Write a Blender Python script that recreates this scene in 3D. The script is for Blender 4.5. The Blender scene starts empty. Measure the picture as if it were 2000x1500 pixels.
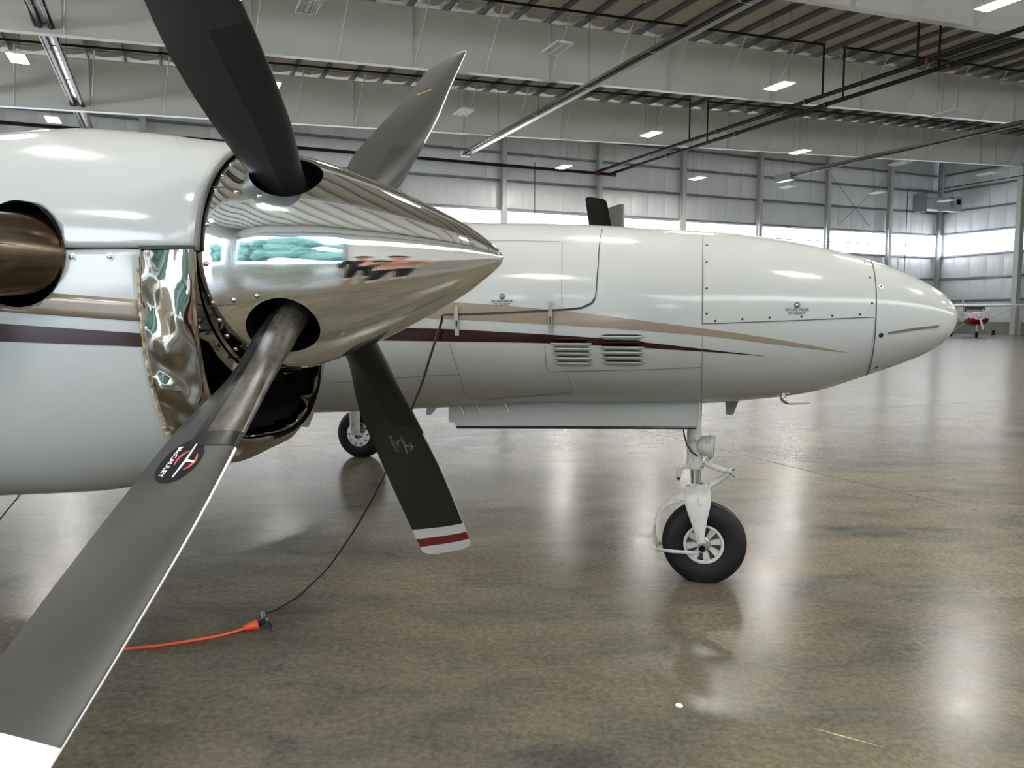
import bpy, bmesh, math, random
import numpy as np
from mathutils import Vector, Matrix

random.seed(7)
PI = math.pi
sc = bpy.context.scene
COL = sc.collection

# ------------------------------------------------------------------ camera, world, exposure
cam_d = bpy.data.cameras.new('camera')
cam_d.sensor_width = 36.0
cam_d.lens = 1520.0 / 2000.0 * 36.0
cam_d.clip_start = 0.02
cam_d.clip_end = 400
cam = bpy.data.objects.new('camera', cam_d)
COL.objects.link(cam)
cam.location = (0, 0, 1.4)
cam.rotation_euler = (math.radians(90 - 4.96), 0, 0)
sc.camera = cam

SKY_E = 5.6          # brightness of the overcast sky outside
W = bpy.data.worlds.new('sky')
sc.world = W
W.use_nodes = True
nt = W.node_tree
nt.nodes.clear()
wo = nt.nodes.new('ShaderNodeOutputWorld')
wb = nt.nodes.new('ShaderNodeBackground')
wr = nt.nodes.new('ShaderNodeValToRGB')
wt = nt.nodes.new('ShaderNodeTexCoord')
ws = nt.nodes.new('ShaderNodeSeparateXYZ')
nt.links.new(wt.outputs['Generated'], ws.inputs[0])
nt.links.new(ws.outputs[2], wr.inputs[0])
wr.color_ramp.elements[0].position = 0.0
wr.color_ramp.elements[0].color = (0.86, 0.93, 1.0, 1)
wr.color_ramp.elements[1].position = 0.7
wr.color_ramp.elements[1].color = (0.55, 0.72, 0.95, 1)
nt.links.new(wr.outputs[0], wb.inputs[0])
wb.inputs[1].default_value = SKY_E
nt.links.new(wb.outputs[0], wo.inputs[0])

vs = sc.view_settings
vs.view_transform = 'Standard'
vs.look = 'None'
vs.gamma = 1.0
vs.use_curve_mapping = False
vs.exposure = 0.0
EXPO = 1.25
vs.exposure = EXPO
cy = sc.cycles
cy.use_denoising = True
try:
    cy.denoiser = 'OPENIMAGEDENOISE'
except Exception:
    pass
cy.max_bounces = 8
cy.diffuse_bounces = 5
cy.glossy_bounces = 5
cy.transmission_bounces = 4
cy.sample_clamp_indirect = 6.0
cy.caustics_reflective = False
cy.caustics_refractive = False
cy.use_adaptive_sampling = True
cy.adaptive_threshold = 0.015

WINDOW_E = 2.9      # brightness of the daylit translucent panes
LAMP_E = 128.0       # brightness of the lit lamp tubes

HANG = math.radians(23.9)            # the hangar's own axes against the camera


def hangar_light(name, c, s, z, sx, sy, power, rot, color=(0.93, 0.97, 1.0)):
    ld = bpy.data.lights.new(name, 'AREA')
    ld.shape = 'RECTANGLE'
    ld.size = sx
    ld.size_y = sy
    ld.energy = power
    ld.color = color
    o = bpy.data.objects.new(name, ld)
    COL.objects.link(o)
    h = HANG
    o.location = (c * math.cos(h) - s * math.sin(h), c * math.sin(h) + s * math.cos(h), z)
    o.rotation_euler = (Matrix.Rotation(h, 3, 'Z') @ rot).to_euler()
    return o


# portals in the two open hangar doors: they only guide the sky light into the room
P1_ = hangar_light('daylight_portal', -10.75, -12.3, 4.5, 11.5, 9.0, 10.0, Matrix(((1, 0, 0), (0, 0, -1), (0, 1, 0))))
P2_ = hangar_light('daylight_portal', -17.35, -7.0, 4.5, 8.0, 9.0, 10.0, Matrix(((0, 0, -1), (1, 0, 0), (0, -1, 0))))
for p_ in (P1_, P2_):
    p_.data.cycles.is_portal = True

# ------------------------------------------------------------------ helpers
def newmat(name, base=(0.5, 0.5, 0.5), rough=0.5, metal=0.0, spec=0.5, coat=0.0, coat_r=0.1):
    m = bpy.data.materials.new(name)
    m.use_nodes = True
    b = m.node_tree.nodes['Principled BSDF']
    b.inputs['Base Color'].default_value = (*base, 1)
    b.inputs['Roughness'].default_value = rough
    b.inputs['Metallic'].default_value = metal
    b.inputs['Specular IOR Level'].default_value = spec
    b.inputs['Coat Weight'].default_value = coat
    b.inputs['Coat Roughness'].default_value = coat_r
    return m


def nodes(m):
    return m.node_tree.nodes, m.node_tree.links, m.node_tree.nodes['Principled BSDF']


def tex_coord(m, kind='Object', scale=(1, 1, 1), rot=(0, 0, 0)):
    N, L, b = nodes(m)
    mp = N.new('ShaderNodeMapping')
    mp.inputs['Scale'].default_value = scale
    mp.inputs['Rotation'].default_value = rot
    if kind == 'World':
        g = N.new('ShaderNodeNewGeometry')
        L.new(g.outputs['Position'], mp.inputs[0])
    else:
        t = N.new('ShaderNodeTexCoord')
        L.new(t.outputs[kind], mp.inputs[0])
    return mp.outputs[0]


def noise(m, vec, scale, detail=4, rough=0.55, dist=0.0):
    N, L, b = nodes(m)
    n = N.new('ShaderNodeTexNoise')
    n.inputs['Scale'].default_value = scale
    n.inputs['Detail'].default_value = detail
    n.inputs['Roughness'].default_value = rough
    n.inputs['Distortion'].default_value = dist
    L.new(vec, n.inputs['Vector'])
    return n.outputs['Fac']


def ramp(m, fac, stops):
    N, L, b = nodes(m)
    r = N.new('ShaderNodeValToRGB')
    els = r.color_ramp.elements
    while len(els) < len(stops):
        els.new(0.5)
    for e, (p, c) in zip(els, stops):
        e.position = p
        e.color = (*c, 1) if len(c) == 3 else c
    L.new(fac, r.inputs[0])
    return r.outputs[0]


def bump(m, fac, strength=0.1, dist=0.01):
    N, L, b = nodes(m)
    k = N.new('ShaderNodeBump')
    k.inputs['Strength'].default_value = strength
    k.inputs['Distance'].default_value = dist
    L.new(fac, k.inputs['Height'])
    L.new(k.outputs[0], b.inputs['Normal'])
    return k


def mixc(m, fac, a, bcol, blend='MIX'):
    N, L, b = nodes(m)
    x = N.new('ShaderNodeMix')
    x.data_type = 'RGBA'
    x.blend_type = blend
    if isinstance(fac, (int, float)):
        x.inputs[0].default_value = fac
    else:
        L.new(fac, x.inputs[0])
    for i, v in ((6, a), (7, bcol)):
        if isinstance(v, tuple):
            x.inputs[i].default_value = (*v, 1)
        else:
            L.new(v, x.inputs[i])
    return x.outputs[2]


def emit(name, color, strength):
    m = newmat(name, color, 0.5)
    N, L, b = nodes(m)
    b.inputs['Emission Color'].default_value = (*color, 1)
    b.inputs['Emission Strength'].default_value = strength
    return m


M = {}
# aircraft paints and metals
m = newmat('white_paint', (0.455, 0.463, 0.455), 0.12, 0, 0.5)
v = tex_coord(m)
f = noise(m, v, 2.2, 3)
bump(m, f, 0.02, 0.02)
M['white'] = m
M['white_flat'] = newmat('white_gear_paint', (0.6, 0.6, 0.57), 0.4)
N, L, b = nodes(M['white_flat'])
f = noise(M['white_flat'], tex_coord(M['white_flat']), 26, 6)
L.new(ramp(M['white_flat'], f, [(0.0, (0.60, 0.60, 0.57)), (0.58, (0.58, 0.58, 0.55)), (0.72, (0.28, 0.25, 0.21))]), b.inputs['Base Color'])
M['tan'] = newmat('tan_paint', (0.26, 0.208, 0.155), 0.14, 0, 0.5)
M['maroon'] = newmat('maroon_paint', (0.022, 0.004, 0.005), 0.14, 0, 0.4)
M['line'] = newmat('panel_gap_dark', (0.10, 0.10, 0.095), 0.6)
M['softline'] = newmat('panel_edge_grey', (0.20, 0.20, 0.19), 0.5)
M['blackline'] = newmat('black_seal', (0.012, 0.012, 0.012), 0.6)
m = newmat('polished_spinner', (0.80, 0.80, 0.775), 0.045, 1.0)
v = tex_coord(m, 'Object', (1.0, 1, 1))
f1 = noise(m, v, 5.0, 2)
f2 = noise(m, tex_coord(m, 'Object', (60, 3, 3)), 6, 3)
N, L, b = nodes(m)
ad = N.new('ShaderNodeMath'); ad.operation = 'MULTIPLY_ADD'; ad.inputs[1].default_value = 0.02
L.new(f2, ad.inputs[0]); L.new(f1, ad.inputs[2])
bump(m, ad.outputs[0], 0.22, 0.006)
M['chrome'] = m
m = newmat('crumpled_polished_lip', (0.31, 0.28, 0.23), 0.07, 1.0)
f = noise(m, tex_coord(m), 9, 1.0, 0.4, 0.3)
bump(m, f, 0.55, 0.02)
M['lip'] = m
m = newmat('heat_tinted_exhaust', (0.17, 0.11, 0.075), 0.24, 1.0)
N, L, b = nodes(m)
f = noise(m, tex_coord(m), 7, 4)
L.new(ramp(m, f, [(0.35, (0.07, 0.042, 0.027)), (0.5, (0.12, 0.08, 0.052)), (0.66, (0.19, 0.155, 0.105))]), b.inputs['Base Color'])
bump(m, f, 0.1, 0.01)
M['exhaust'] = m
M['bracket'] = newmat('bracket_metal', (0.62, 0.61, 0.58), 0.25, 1.0)
M['screw'] = newmat('screw_steel', (0.42, 0.41, 0.39), 0.25, 1.0)
M['lock'] = newmat('lock_metal', (0.13, 0.125, 0.12), 0.35, 0.8)
M['darkscrew'] = newmat('dark_fastener', (0.035, 0.033, 0.03), 0.35, 0.6)
M['piston'] = newmat('chrome_piston', (0.55, 0.53, 0.5), 0.2, 1.0)
M['cavity'] = newmat('cavity_shade_black', (0.004, 0.004, 0.004), 0.8, 0, 0.1)  # near-black colour puts the shade of openings into the surface
m = newmat('blade_grey_paint', (0.03, 0.03, 0.03), 0.42, 0, 0.55)
N, L, b = nodes(m)
f = noise(m, tex_coord(m), 9, 5)
L.new(ramp(m, f, [(0.3, (0.008, 0.0079, 0.0078)), (0.7, (0.0112, 0.0111, 0.0108))]), b.inputs['Base Color'])
M['blade'] = m
b.inputs['Specular IOR Level'].default_value = 0.6
M['bladeblack'] = newmat('blade_black_paint', (0.0035, 0.0035, 0.0045), 0.36, 0, 0.3)
m = newmat('deice_boot', (0.052, 0.045, 0.037), 0.3, 0.15, 0.5)
N, L, b = nodes(m)
f = noise(m, tex_coord(m, 'Object', (1, 1, 1)), 30, 3, 0.6, 1.0)
L.new(ramp(m, f, [(0.3, (0.022, 0.02, 0.018)), (0.55, (0.075, 0.065, 0.052)), (0.75, (0.11, 0.095, 0.08))]), b.inputs['Base Color'])
M['boot'] = m
M['bootedge'] = newmat('boot_edge_rubber', (0.010, 0.011, 0.012), 0.25)
M['bootshade'] = newmat('boot_shade_copy', (0.008, 0.008, 0.008), 0.42, 0, 0.4)  # darkened copy of the boot, shade put into its colour
M['edge'] = newmat('leading_edge_metal', (0.72, 0.72, 0.70), 0.35, 0.6)
M['tipwhite'] = newmat('blade_tip_white', (0.72, 0.72, 0.66), 0.45)
M['tipred'] = newmat('blade_tip_red', (0.20, 0.012, 0.012), 0.45)
M['decalblack'] = newmat('decal_black', (0.003, 0.003, 0.003), 0.6, 0, 0.12)
M['decalwhite'] = newmat('decal_white', (0.8, 0.8, 0.8), 0.5)
M['decalgrey'] = newmat('decal_grey', (0.28, 0.28, 0.28), 0.5)
M['decalred'] = newmat('decal_red', (0.62, 0.045, 0.05), 0.5)
M['yellow'] = newmat('yellow_mark', (0.6, 0.6, 0.05), 0.5)
m = newmat('tyre_rubber', (0.007, 0.007, 0.007), 0.6, 0, 0.25)
M['rubber'] = m
M['black'] = newmat('black_plastic', (0.010, 0.010, 0.010), 0.35)
M['glass'] = newmat('lamp_glass', (0.62, 0.64, 0.64), 0.12, 0.7)
M['windshield'] = newmat('tinted_window', (0.02, 0.025, 0.03), 0.06, 0, 0.6)
M['orange'] = newmat('orange_cord', (0.75, 0.085, 0.025), 0.45)
M['sealgrey'] = newmat('worn_grey_seal', (0.12, 0.115, 0.105), 0.5)
m = newmat('torn_sealant', (0.42, 0.30, 0.17), 0.8)
N, L, b = nodes(m)
f = noise(m, tex_coord(m), 60, 4)
L.new(ramp(m, f, [(0.35, (0.22, 0.14, 0.06)), (0.6, (0.55, 0.47, 0.36))]), b.inputs['Base Color'])
bump(m, f, 0.6, 0.01)
M['sealant'] = m

# hangar materials
m = newmat('polished_concrete', (0.2, 0.18, 0.15), 0.2, 0, 0.36)
N, L, b = nodes(m)
v = tex_coord(m, 'World')
v2 = tex_coord(m, 'World', (0.55, 1.0, 1), (0, 0, 0.42))
n1 = noise(m, v2, 0.9, 7, 0.62, 0.6)
n2 = noise(m, v2, 4.2, 8, 0.7, 0.8)
n3 = noise(m, v, 38.0, 6, 0.75)
n4 = noise(m, v2, 0.35, 3, 0.5)
c1 = ramp(m, n1, [(0.38, (0.068, 0.067, 0.060)), (0.46, (0.110, 0.100, 0.077)), (0.54, (0.146, 0.125, 0.088)), (0.66, (0.190, 0.156, 0.098))])
c2 = ramp(m, n2, [(0.36, (0.060, 0.058, 0.052)), (0.46, (0.108, 0.098, 0.076)), (0.55, (0.136, 0.118, 0.086)), (0.70, (0.158, 0.134, 0.090))])
cc = mixc(m, 0.5, c1, c2)
c3 = ramp(m, n3, [(0.36, (0.60, 0.60, 0.60)), (0.64, (1.35, 1.35, 1.35))])
cc = mixc(m, 0.75, cc, c3, 'MULTIPLY')
L.new(cc, b.inputs['Base Color'])
rr = ramp(m, n2, [(0.3, (0.18,) * 3), (0.5, (0.22,) * 3), (0.75, (0.26,) * 3)])
L.new(rr, b.inputs['Roughness'])
ad = N.new('ShaderNodeMath'); ad.operation = 'MULTIPLY_ADD'; ad.inputs[1].default_value = 0.12
L.new(n3, ad.inputs[0]); L.new(n2, ad.inputs[2])
bump(m, n3, 0.10, 0.0015)
b.inputs['Specular IOR Level'].default_value = 0.0
gl = N.new('ShaderNodeBsdfGlossy'); L.new(rr, gl.inputs['Roughness'])
bn = [n_ for n_ in N if n_.type == 'BUMP'][0]
L.new(bn.outputs[0], gl.inputs['Normal'])
fr = N.new('ShaderNodeFresnel'); fr.inputs[0].default_value = 1.5
L.new(bn.outputs[0], fr.inputs['Normal'])
mu = N.new('ShaderNodeMath'); mu.operation = 'MULTIPLY'; mu.inputs[1].default_value = 0.60
L.new(fr.outputs[0], mu.inputs[0])
ms = N.new('ShaderNodeMixShader')
L.new(mu.outputs[0], ms.inputs[0]); L.new(b.outputs[0], ms.inputs[1]); L.new(gl.outputs[0], ms.inputs[2])
L.new(ms.outputs[0], [n_ for n_ in N if n_.type == 'OUTPUT_MATERIAL'][0].inputs[0])
M['concrete'] = m
M['joint'] = newmat('floor_joint_fill', (0.04, 0.035, 0.03), 0.8)
M['scratch'] = newmat('floor_scratch', (0.46, 0.40, 0.28), 0.6)
m = newmat('wall_insulation', (0.80, 0.82, 0.85), 0.42, 0.12, 0.5)
N, L, b = nodes(m)
f = noise(m, tex_coord(m, 'World', (1, 1, 0.18)), 3.2, 5, 0.6, 0.3)
bump(m, f, 0.5, 0.05)
M['insul'] = m
m = newmat('roof_insulation', (0.68, 0.645, 0.58), 0.55)
N, L, b = nodes(m)
f = noise(m, tex_coord(m, 'World'), 1.5, 5)
bump(m, f, 0.4, 0.05)
M['roof'] = m
M['foil'] = newmat('foil_scallop', (0.62, 0.62, 0.60), 0.3, 0.8)
bump(M['foil'], noise(M['foil'], tex_coord(M['foil'], 'World'), 14, 4), 1.0, 0.04)
M['girt'] = newmat('galvanised_girt', (0.22, 0.25, 0.28), 0.4, 0.5)
M['purlin'] = newmat('galvanised_purlin', (0.22, 0.235, 0.24), 0.45, 0.5)
M['beam'] = newmat('beam_paint_grey', (0.80, 0.81, 0.775), 0.42)
M['flange'] = newmat('beam_flange_paint', (0.74, 0.75, 0.75), 0.35)
M['column'] = newmat('column_paint_grey', (0.55, 0.56, 0.55), 0.4)
M['pipe'] = newmat('black_steel_pipe', (0.010, 0.009, 0.009), 0.55, 0, 0.25)
M['redcoupling'] = newmat('red_coupling', (0.16, 0.02, 0.015), 0.5)
M['wallwhite'] = newmat('white_ribbed_wall', (0.66, 0.67, 0.66), 0.5)
M['concwall'] = newmat('concrete_curb', (0.27, 0.265, 0.25), 0.8)
M['fixture'] = newmat('fixture_white', (0.75, 0.75, 0.74), 0.4)
M['offtube'] = newmat('unlit_tube', (0.75, 0.77, 0.78), 0.25)
M['reflector'] = newmat('heater_reflector', (0.55, 0.53, 0.49), 0.3, 0.9)
M['heattube'] = newmat('heater_tube_dark', (0.045, 0.04, 0.038), 0.35, 0.6)
M['duct'] = newmat('galvanised_duct', (0.42, 0.46, 0.47), 0.3, 0.7)
M['pane'] = emit('daylit_pane', (0.93, 0.97, 1.0), WINDOW_E)
M['lamp'] = emit('lit_tube', (1.0, 0.97, 0.89), LAMP_E)
M['grass'] = newmat('grass_ground', (0.07, 0.12, 0.035), 0.9)
M['apron'] = newmat('apron_concrete', (0.38, 0.37, 0.35), 0.8)
m = newmat('tree_leaves', (0.03, 0.075, 0.03), 0.8)
f = noise(m, tex_coord(m), 1.3, 5)
N, L, b = nodes(m)
L.new(ramp(m, f, [(0.35, (0.025, 0.065, 0.055)), (0.65, (0.075, 0.16, 0.125))]), b.inputs['Base Color'])
bump(m, f, 1.0, 0.5)
M['leaves'] = m
M['bark'] = newmat('tree_bark', (0.09, 0.065, 0.045), 0.9)
M['skin'] = newmat('skin', (0.55, 0.33, 0.25), 0.5)
M['pink'] = newmat('pink_shirt', (0.62, 0.36, 0.31), 0.8)
M['navy'] = newmat('dark_trousers', (0.012, 0.014, 0.022), 0.8)
M['hair'] = newmat('brown_hair', (0.10, 0.05, 0.03), 0.6)
M['shoe'] = newmat('shoe', (0.35, 0.22, 0.16), 0.6)
M['red'] = newmat('red_paint', (0.22, 0.008, 0.012), 0.25, 0, 0.5, 0.3)
M['trainer'] = newmat('trainer_white', (0.72, 0.72, 0.72), 0.25, 0, 0.5, 0.3)


class G:
    """a growing list of verts and faces"""
    def __init__(s):
        s.v = []; s.f = []; s.mi = []

    def add(s, v, f, mi=0):
        n = len(s.v)
        s.v += [tuple(map(float, p)) for p in v]
        s.f += [tuple(n + i for i in q) for q in f]
        s.mi += [mi] * len(f)
        return s

    def box(s, x0, x1, y0, y1, z0, z1, mi=0):
        v = [(x, y, z) for z in (z0, z1) for y in (y0, y1) for x in (x0, x1)]
        return s.add(v, [(0, 2, 3, 1), (4, 5, 7, 6), (0, 1, 5, 4), (2, 6, 7, 3), (0, 4, 6, 2), (1, 3, 7, 5)], mi)

    def tube(s, pts, r, n=10, cap=True, mi=0, flat=1.0, up=None):
        pts = [Vector(p) for p in pts]
        if not hasattr(r, '__len__'):
            r = [r] * len(pts)
        vs_, fs = [], []
        t = (pts[1] - pts[0]).normalized()
        ref = Vector(up) if up else (Vector((0, 0, 1)) if abs(t.z) < 0.9 else Vector((1, 0, 0)))
        u = t.cross(ref).normalized()
        for i, p in enumerate(pts):
            if i == 0: t = pts[1] - pts[0]
            elif i == len(pts) - 1: t = pts[-1] - pts[-2]
            else: t = (pts[i + 1] - pts[i]).normalized() + (pts[i] - pts[i - 1]).normalized()
            t.normalize()
            u = (u - t * u.dot(t)).normalized()
            w = t.cross(u)
            for k in range(n):
                a = 2 * PI * k / n
                vs_.append(p + u * math.cos(a) * r[i] + w * math.sin(a) * r[i] * flat)
        for i in range(len(pts) - 1):
            for k in range(n):
                a, b_ = i * n + k, i * n + (k + 1) % n
                fs.append((a, b_, b_ + n, a + n))
        if cap:
            fs.append(tuple(range(n))[::-1])
            fs.append(tuple(range((len(pts) - 1) * n, len(pts) * n)))
        return s.add(vs_, fs, mi)

    def grid(s, P, closed_u=False, closed_v=False, mi=0, flip=False):
        """P[i][j] array of points"""
        nu, nv = len(P), len(P[0])
        v = [p for row in P for p in row]
        f = []
        for i in range(nu if closed_u else nu - 1):
            for j in range(nv if closed_v else nv - 1):
                a = i * nv + j; b_ = i * nv + (j + 1) % nv
                c = ((i + 1) % nu) * nv + (j + 1) % nv; d = ((i + 1) % nu) * nv + j
                f.append((a, d, c, b_) if flip else (a, b_, c, d))
        return s.add(v, f, mi)

    def fan(s, ring, c, mi=0, flip=False):
        n = len(ring)
        f = [((i, (i + 1) % n, n) if not flip else ((i + 1) % n, i, n)) for i in range(n)]
        return s.add(list(ring) + [c], f, mi)

    def lathe(s, prof, axis_o, axis_d, n=32, mi=0, ref=None, flip=False):
        """prof: list of (t along axis, radius)"""
        o = Vector(axis_o); d = Vector(axis_d).normalized()
        rf = Vector(ref) if ref else (Vector((0, 0, 1)) if abs(d.z) < 0.9 else Vector((1, 0, 0)))
        u = d.cross(rf).normalized(); w = d.cross(u)
        P = [[o + d * t + (u * math.cos(2 * PI * k / n) + w * math.sin(2 * PI * k / n)) * r for k in range(n)] for t, r in prof]
        return s.grid(P, closed_v=True, mi=mi, flip=flip)


def link(name, g, mats, parent=None, smooth=False, kind=None, angle=None, loc=None, fix=False):
    me = bpy.data.meshes.new(name)
    me.from_pydata(g.v, [], g.f)
    if not isinstance(mats, (list, tuple)):
        mats = [mats]
    for mm in mats:
        me.materials.append(mm)
    if len(mats) > 1:
        me.polygons.foreach_set('material_index', g.mi)
    if fix:
        bm = bmesh.new(); bm.from_mesh(me)
        bmesh.ops.remove_doubles(bm, verts=bm.verts, dist=1e-5)
        bmesh.ops.recalc_face_normals(bm, faces=bm.faces)
        bm.to_mesh(me); bm.free()
    if smooth:
        me.polygons.foreach_set('use_smooth', [True] * len(me.polygons))
        if angle:
            me.set_sharp_from_angle(angle=math.radians(angle))
    me.update()
    o = bpy.data.objects.new(name, me)
    COL.objects.link(o)
    if parent: o.parent = parent
    if kind: o['kind'] = kind
    if loc: o.location = loc
    return o


def copy_part(src, parent=None, loc=None, rot=None):
    o = src.copy()
    COL.objects.link(o)
    if parent is not None: o.parent = parent
    if loc is not None: o.location = loc
    if rot is not None: o.rotation_euler = rot
    return o


def thing(name, label, cat, loc=(0, 0, 0), rz=0.0, group=None):
    o = bpy.data.objects.new(name, None)
    COL.objects.link(o)
    o.location = loc
    o.rotation_euler = (0, 0, rz)
    o['label'] = label; o['category'] = cat
    if group: o['group'] = group
    return o


def tag(o, label, cat, group=None):
    o['label'] = label; o['category'] = cat
    if group: o['group'] = group
    return o


def bake(o):
    """apply the modifiers of o (no operators)"""
    dg = bpy.context.evaluated_depsgraph_get()
    me = bpy.data.meshes.new_from_object(o.evaluated_get(dg), depsgraph=dg)
    old = o.data
    o.modifiers.clear()
    o.data = me
    me.name = old.name
    return o


def HW(c, s, z=0.0):
    """hangar coordinates -> world"""
    return Vector((c * math.cos(HANG) - s * math.sin(HANG), c * math.sin(HANG) + s * math.cos(HANG), z))


# ================================================================== THE HANGAR (local x = c along the back wall, local y = s towards it)
CB0, CB1 = -17.0, 62.8       # left and right wall
SB0, SB1 = -12.0, 48.7       # wall behind the photographer and back wall
def zf(c): return 10.78 + 0.0385 * c            # underside of the roof beams
def zt(c): return zf(c) + 2.3                    # top of the roof beams


def hlink(name, g, mats, parent=None, **k):
    o = link(name, g, mats, parent, **k)
    if parent is None:
        o.rotation_euler = (0, 0, HANG)
    return o


# floor: base plus slabs with recessed joints
g = G(); g.box(CB0 - .3, CB1 + .3, SB0 - .3, SB1 + .3, -0.3, -0.012)
floor = hlink('floor', g, M['joint'], kind='structure')
cj = [CB0] + [x for x in np.arange(-1.1 - 6.4 * 4, 70, 6.4) if CB0 + .5 < x < CB1 - .5] + [CB1]
sj = [SB0] + [x for x in (-4.25, 8.55, 21.35, 34.15) if SB0 + .5 < x < SB1 - .5] + [SB1]
for i in range(len(cj) - 1):
    for j in range(len(sj) - 1):
        g = G(); e = 0.005
        x0, x1, y0, y1 = cj[i] + e, cj[i + 1] - e, sj[j] + e, sj[j + 1] - e
        b_ = 0.002
        g.add([(x0 + b_, y0 + b_, 0), (x1 - b_, y0 + b_, 0), (x1 - b_, y1 - b_, 0), (x0 + b_, y1 - b_, 0),
               (x0, y0, -.006), (x1, y0, -.006), (x1, y1, -.006), (x0, y1, -.006),
               (x0, y0, -.02), (x1, y0, -.02), (x1, y1, -.02), (x0, y1, -.02)],
              [(0, 1, 2, 3), (4, 5, 1, 0), (5, 6, 2, 1), (6, 7, 3, 2), (7, 4, 0, 3),
               (8, 9, 5, 4), (9, 10, 6, 5), (10, 11, 7, 6), (11, 8, 4, 7)])
        hlink('slab', g, M['concrete'], floor)

# ceiling with purlins running towards the back wall
g = G()
for (a, b_) in ((0.27, 0.27),):
    g.add([(CB0, SB0, zt(CB0) + .27), (CB1, SB0, zt(CB1) + .27), (CB1, SB1, zt(CB1) + .27), (CB0, SB1, zt(CB0) + .27),
           (CB0, SB0, zt(CB0) + .4), (CB1, SB0, zt(CB1) + .4), (CB1, SB1, zt(CB1) + .4), (CB0, SB1, zt(CB0) + .4)],
          [(0, 3, 2, 1), (4, 5, 6, 7), (0, 1, 5, 4), (2, 3, 7, 6), (1, 2, 6, 5), (3, 0, 4, 7)])
ceiling = hlink('ceiling', g, M['roof'], kind='structure')
pc = list(np.arange(CB0 + 0.7, CB1 - .3, 1.5))
g = G()
L0 = SB1 - SB0 - .1
g.box(-0.005, 0.005, 0, L0, 0.03, 0.24); g.box(0, 0.06, 0, L0, 0.03, 0.038); g.box(-0.08, 0, 0, L0, .232, 0.24)
p0 = hlink('purlin', g, M['purlin'], ceiling)
for i, c in enumerate(pc):
    o = p0 if i == 0 else copy_part(p0, ceiling)
    o.location = (c, SB0 + .05, zt(c) + 0.02)

# roof beams (deep plate girders across the hangar)
frames = [7.7 + 10.5 * k for k in range(6)]          # distance from the back wall
flabels = ['deep grey girder nearest the back wall, its lower edge just above the wall columns',
           'second deep grey girder from the back wall, crossing the full width of the photo',
           'third deep grey girder from the back wall, filling the top right corner',
           'fourth deep grey girder from the back wall, overhead',
           'fifth deep grey girder from the back wall, over the photographer',
           'deep grey girder against the wall behind the photographer']
for k, p in enumerate(frames):
    s0 = SB1 - p
    if s0 < SB0 + .3: s0 = SB0 + .3
    t = thing('roof_beam', flabels[k], 'beam', (0, 0, 0), HANG, 'deep roof girders')
    zf_ = zf
    cs = list(np.linspace(CB0 + .02, CB1 - .35, 12))
    g = G()
    g.grid([[(c, s0 - .008, zf(c)) for c in cs], [(c, s0 - .008, zt(c)) for c in cs]])
    g.grid([[(c, s0 + .008, zf(c)) for c in cs], [(c, s0 + .008, zt(c)) for c in cs]], flip=True)
    link('web', g, M['beam'], t)
    for nm, fz, h in (('bottom_flange', zf, 0), ('top_flange', zt, -.025)):
        g = G()
        P = [[(c, s0 - .16, fz(c) + h) for c in cs], [(c, s0 + .16, fz(c) + h) for c in cs],
             [(c, s0 + .16, fz(c) + h + .025) for c in cs], [(c, s0 - .16, fz(c) + h + .025) for c in cs]]
        g.grid(P, closed_u=True)
        link(nm, g, M['flange'], t)
    n = 0
    for c in np.arange(CB0 + 2.2, CB1 - 1, 6.0):
        g = G(); g.box(c - .006, c + .006, s0 - .15, s0 - .009, zf(c) + .03, zt(c) - .03)
        link('stiffener', g, M['flange'], t)
    for c in np.arange(CB0 + 2.2, CB1 - .5, 3.0):
        g = G(); g.tube([(c + .05, s0 - .14, zf(c) + .04), (c + .35, s0 - 1.35, zt(c) + .05)], .035, 4)
        link('flange_brace', g, M['flange'], t)
    # crumpled foil facing bulging between purlins on top of the web
    g = G()
    for i in range(len(pc) - 1):
        a, b2 = pc[i] + .05, pc[i + 1] - .05
        P = []
        for r_ in range(4):
            row = []
            for q in range(14):
                u = q / 8; c = a + (b2 - a) * u
                sag = .17 * math.sin(PI * u) * (1 - .25 * random.random())
                row.append((c, s0 - .22 - .10 * r_ * 1.2 - .03 * random.random(), zt(c) + .24 - sag * (1 - r_ / 3.0)))
            P.append(row)
        g.grid(P)
    link('insulation_facing', g, M['foil'], t, smooth=True, kind='stuff')

# walls: back wall sheet with insulation panels, girts and columns
GZ = [2.7, 4.6, 6.55, 8.5, 10.4, 12.2, 13.6]
def girt_mesh(length, axis):
    g = G()
    if axis == 'x':
        g.box(0, length, -.20, 0, 0, .012); g.box(0, length, -.20, -.19, .0, .07); g.box(0, length, -.012, 0, -.06, .2)
    return g

def wall_panel_mesh(w, h, seed):
    rnd = random.Random(seed)
    g = G(); P = []
    nx, nz = 10, 8
    ph = rnd.random() * 6
    for i in range(nz + 1):
        row = []
        for j in range(nx + 1):
            u, v_ = j / nx, i / nz
            d = .07 * (math.sin(PI * u) ** .5) * (math.sin(PI * v_) ** .5)
            d += .022 * math.sin(PI * u) * math.sin(u * 17 + ph + 1.5 * v_) * (1 - v_) ** 1.5 * math.sin(PI * min(v_ * 4 + .02, 1) / 2)
            row.append((.012 + u * (w - .024), -max(d, 0), .01 + v_ * (h - .02)))
        P.append(row)
    g.grid(P)
    return g

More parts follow.
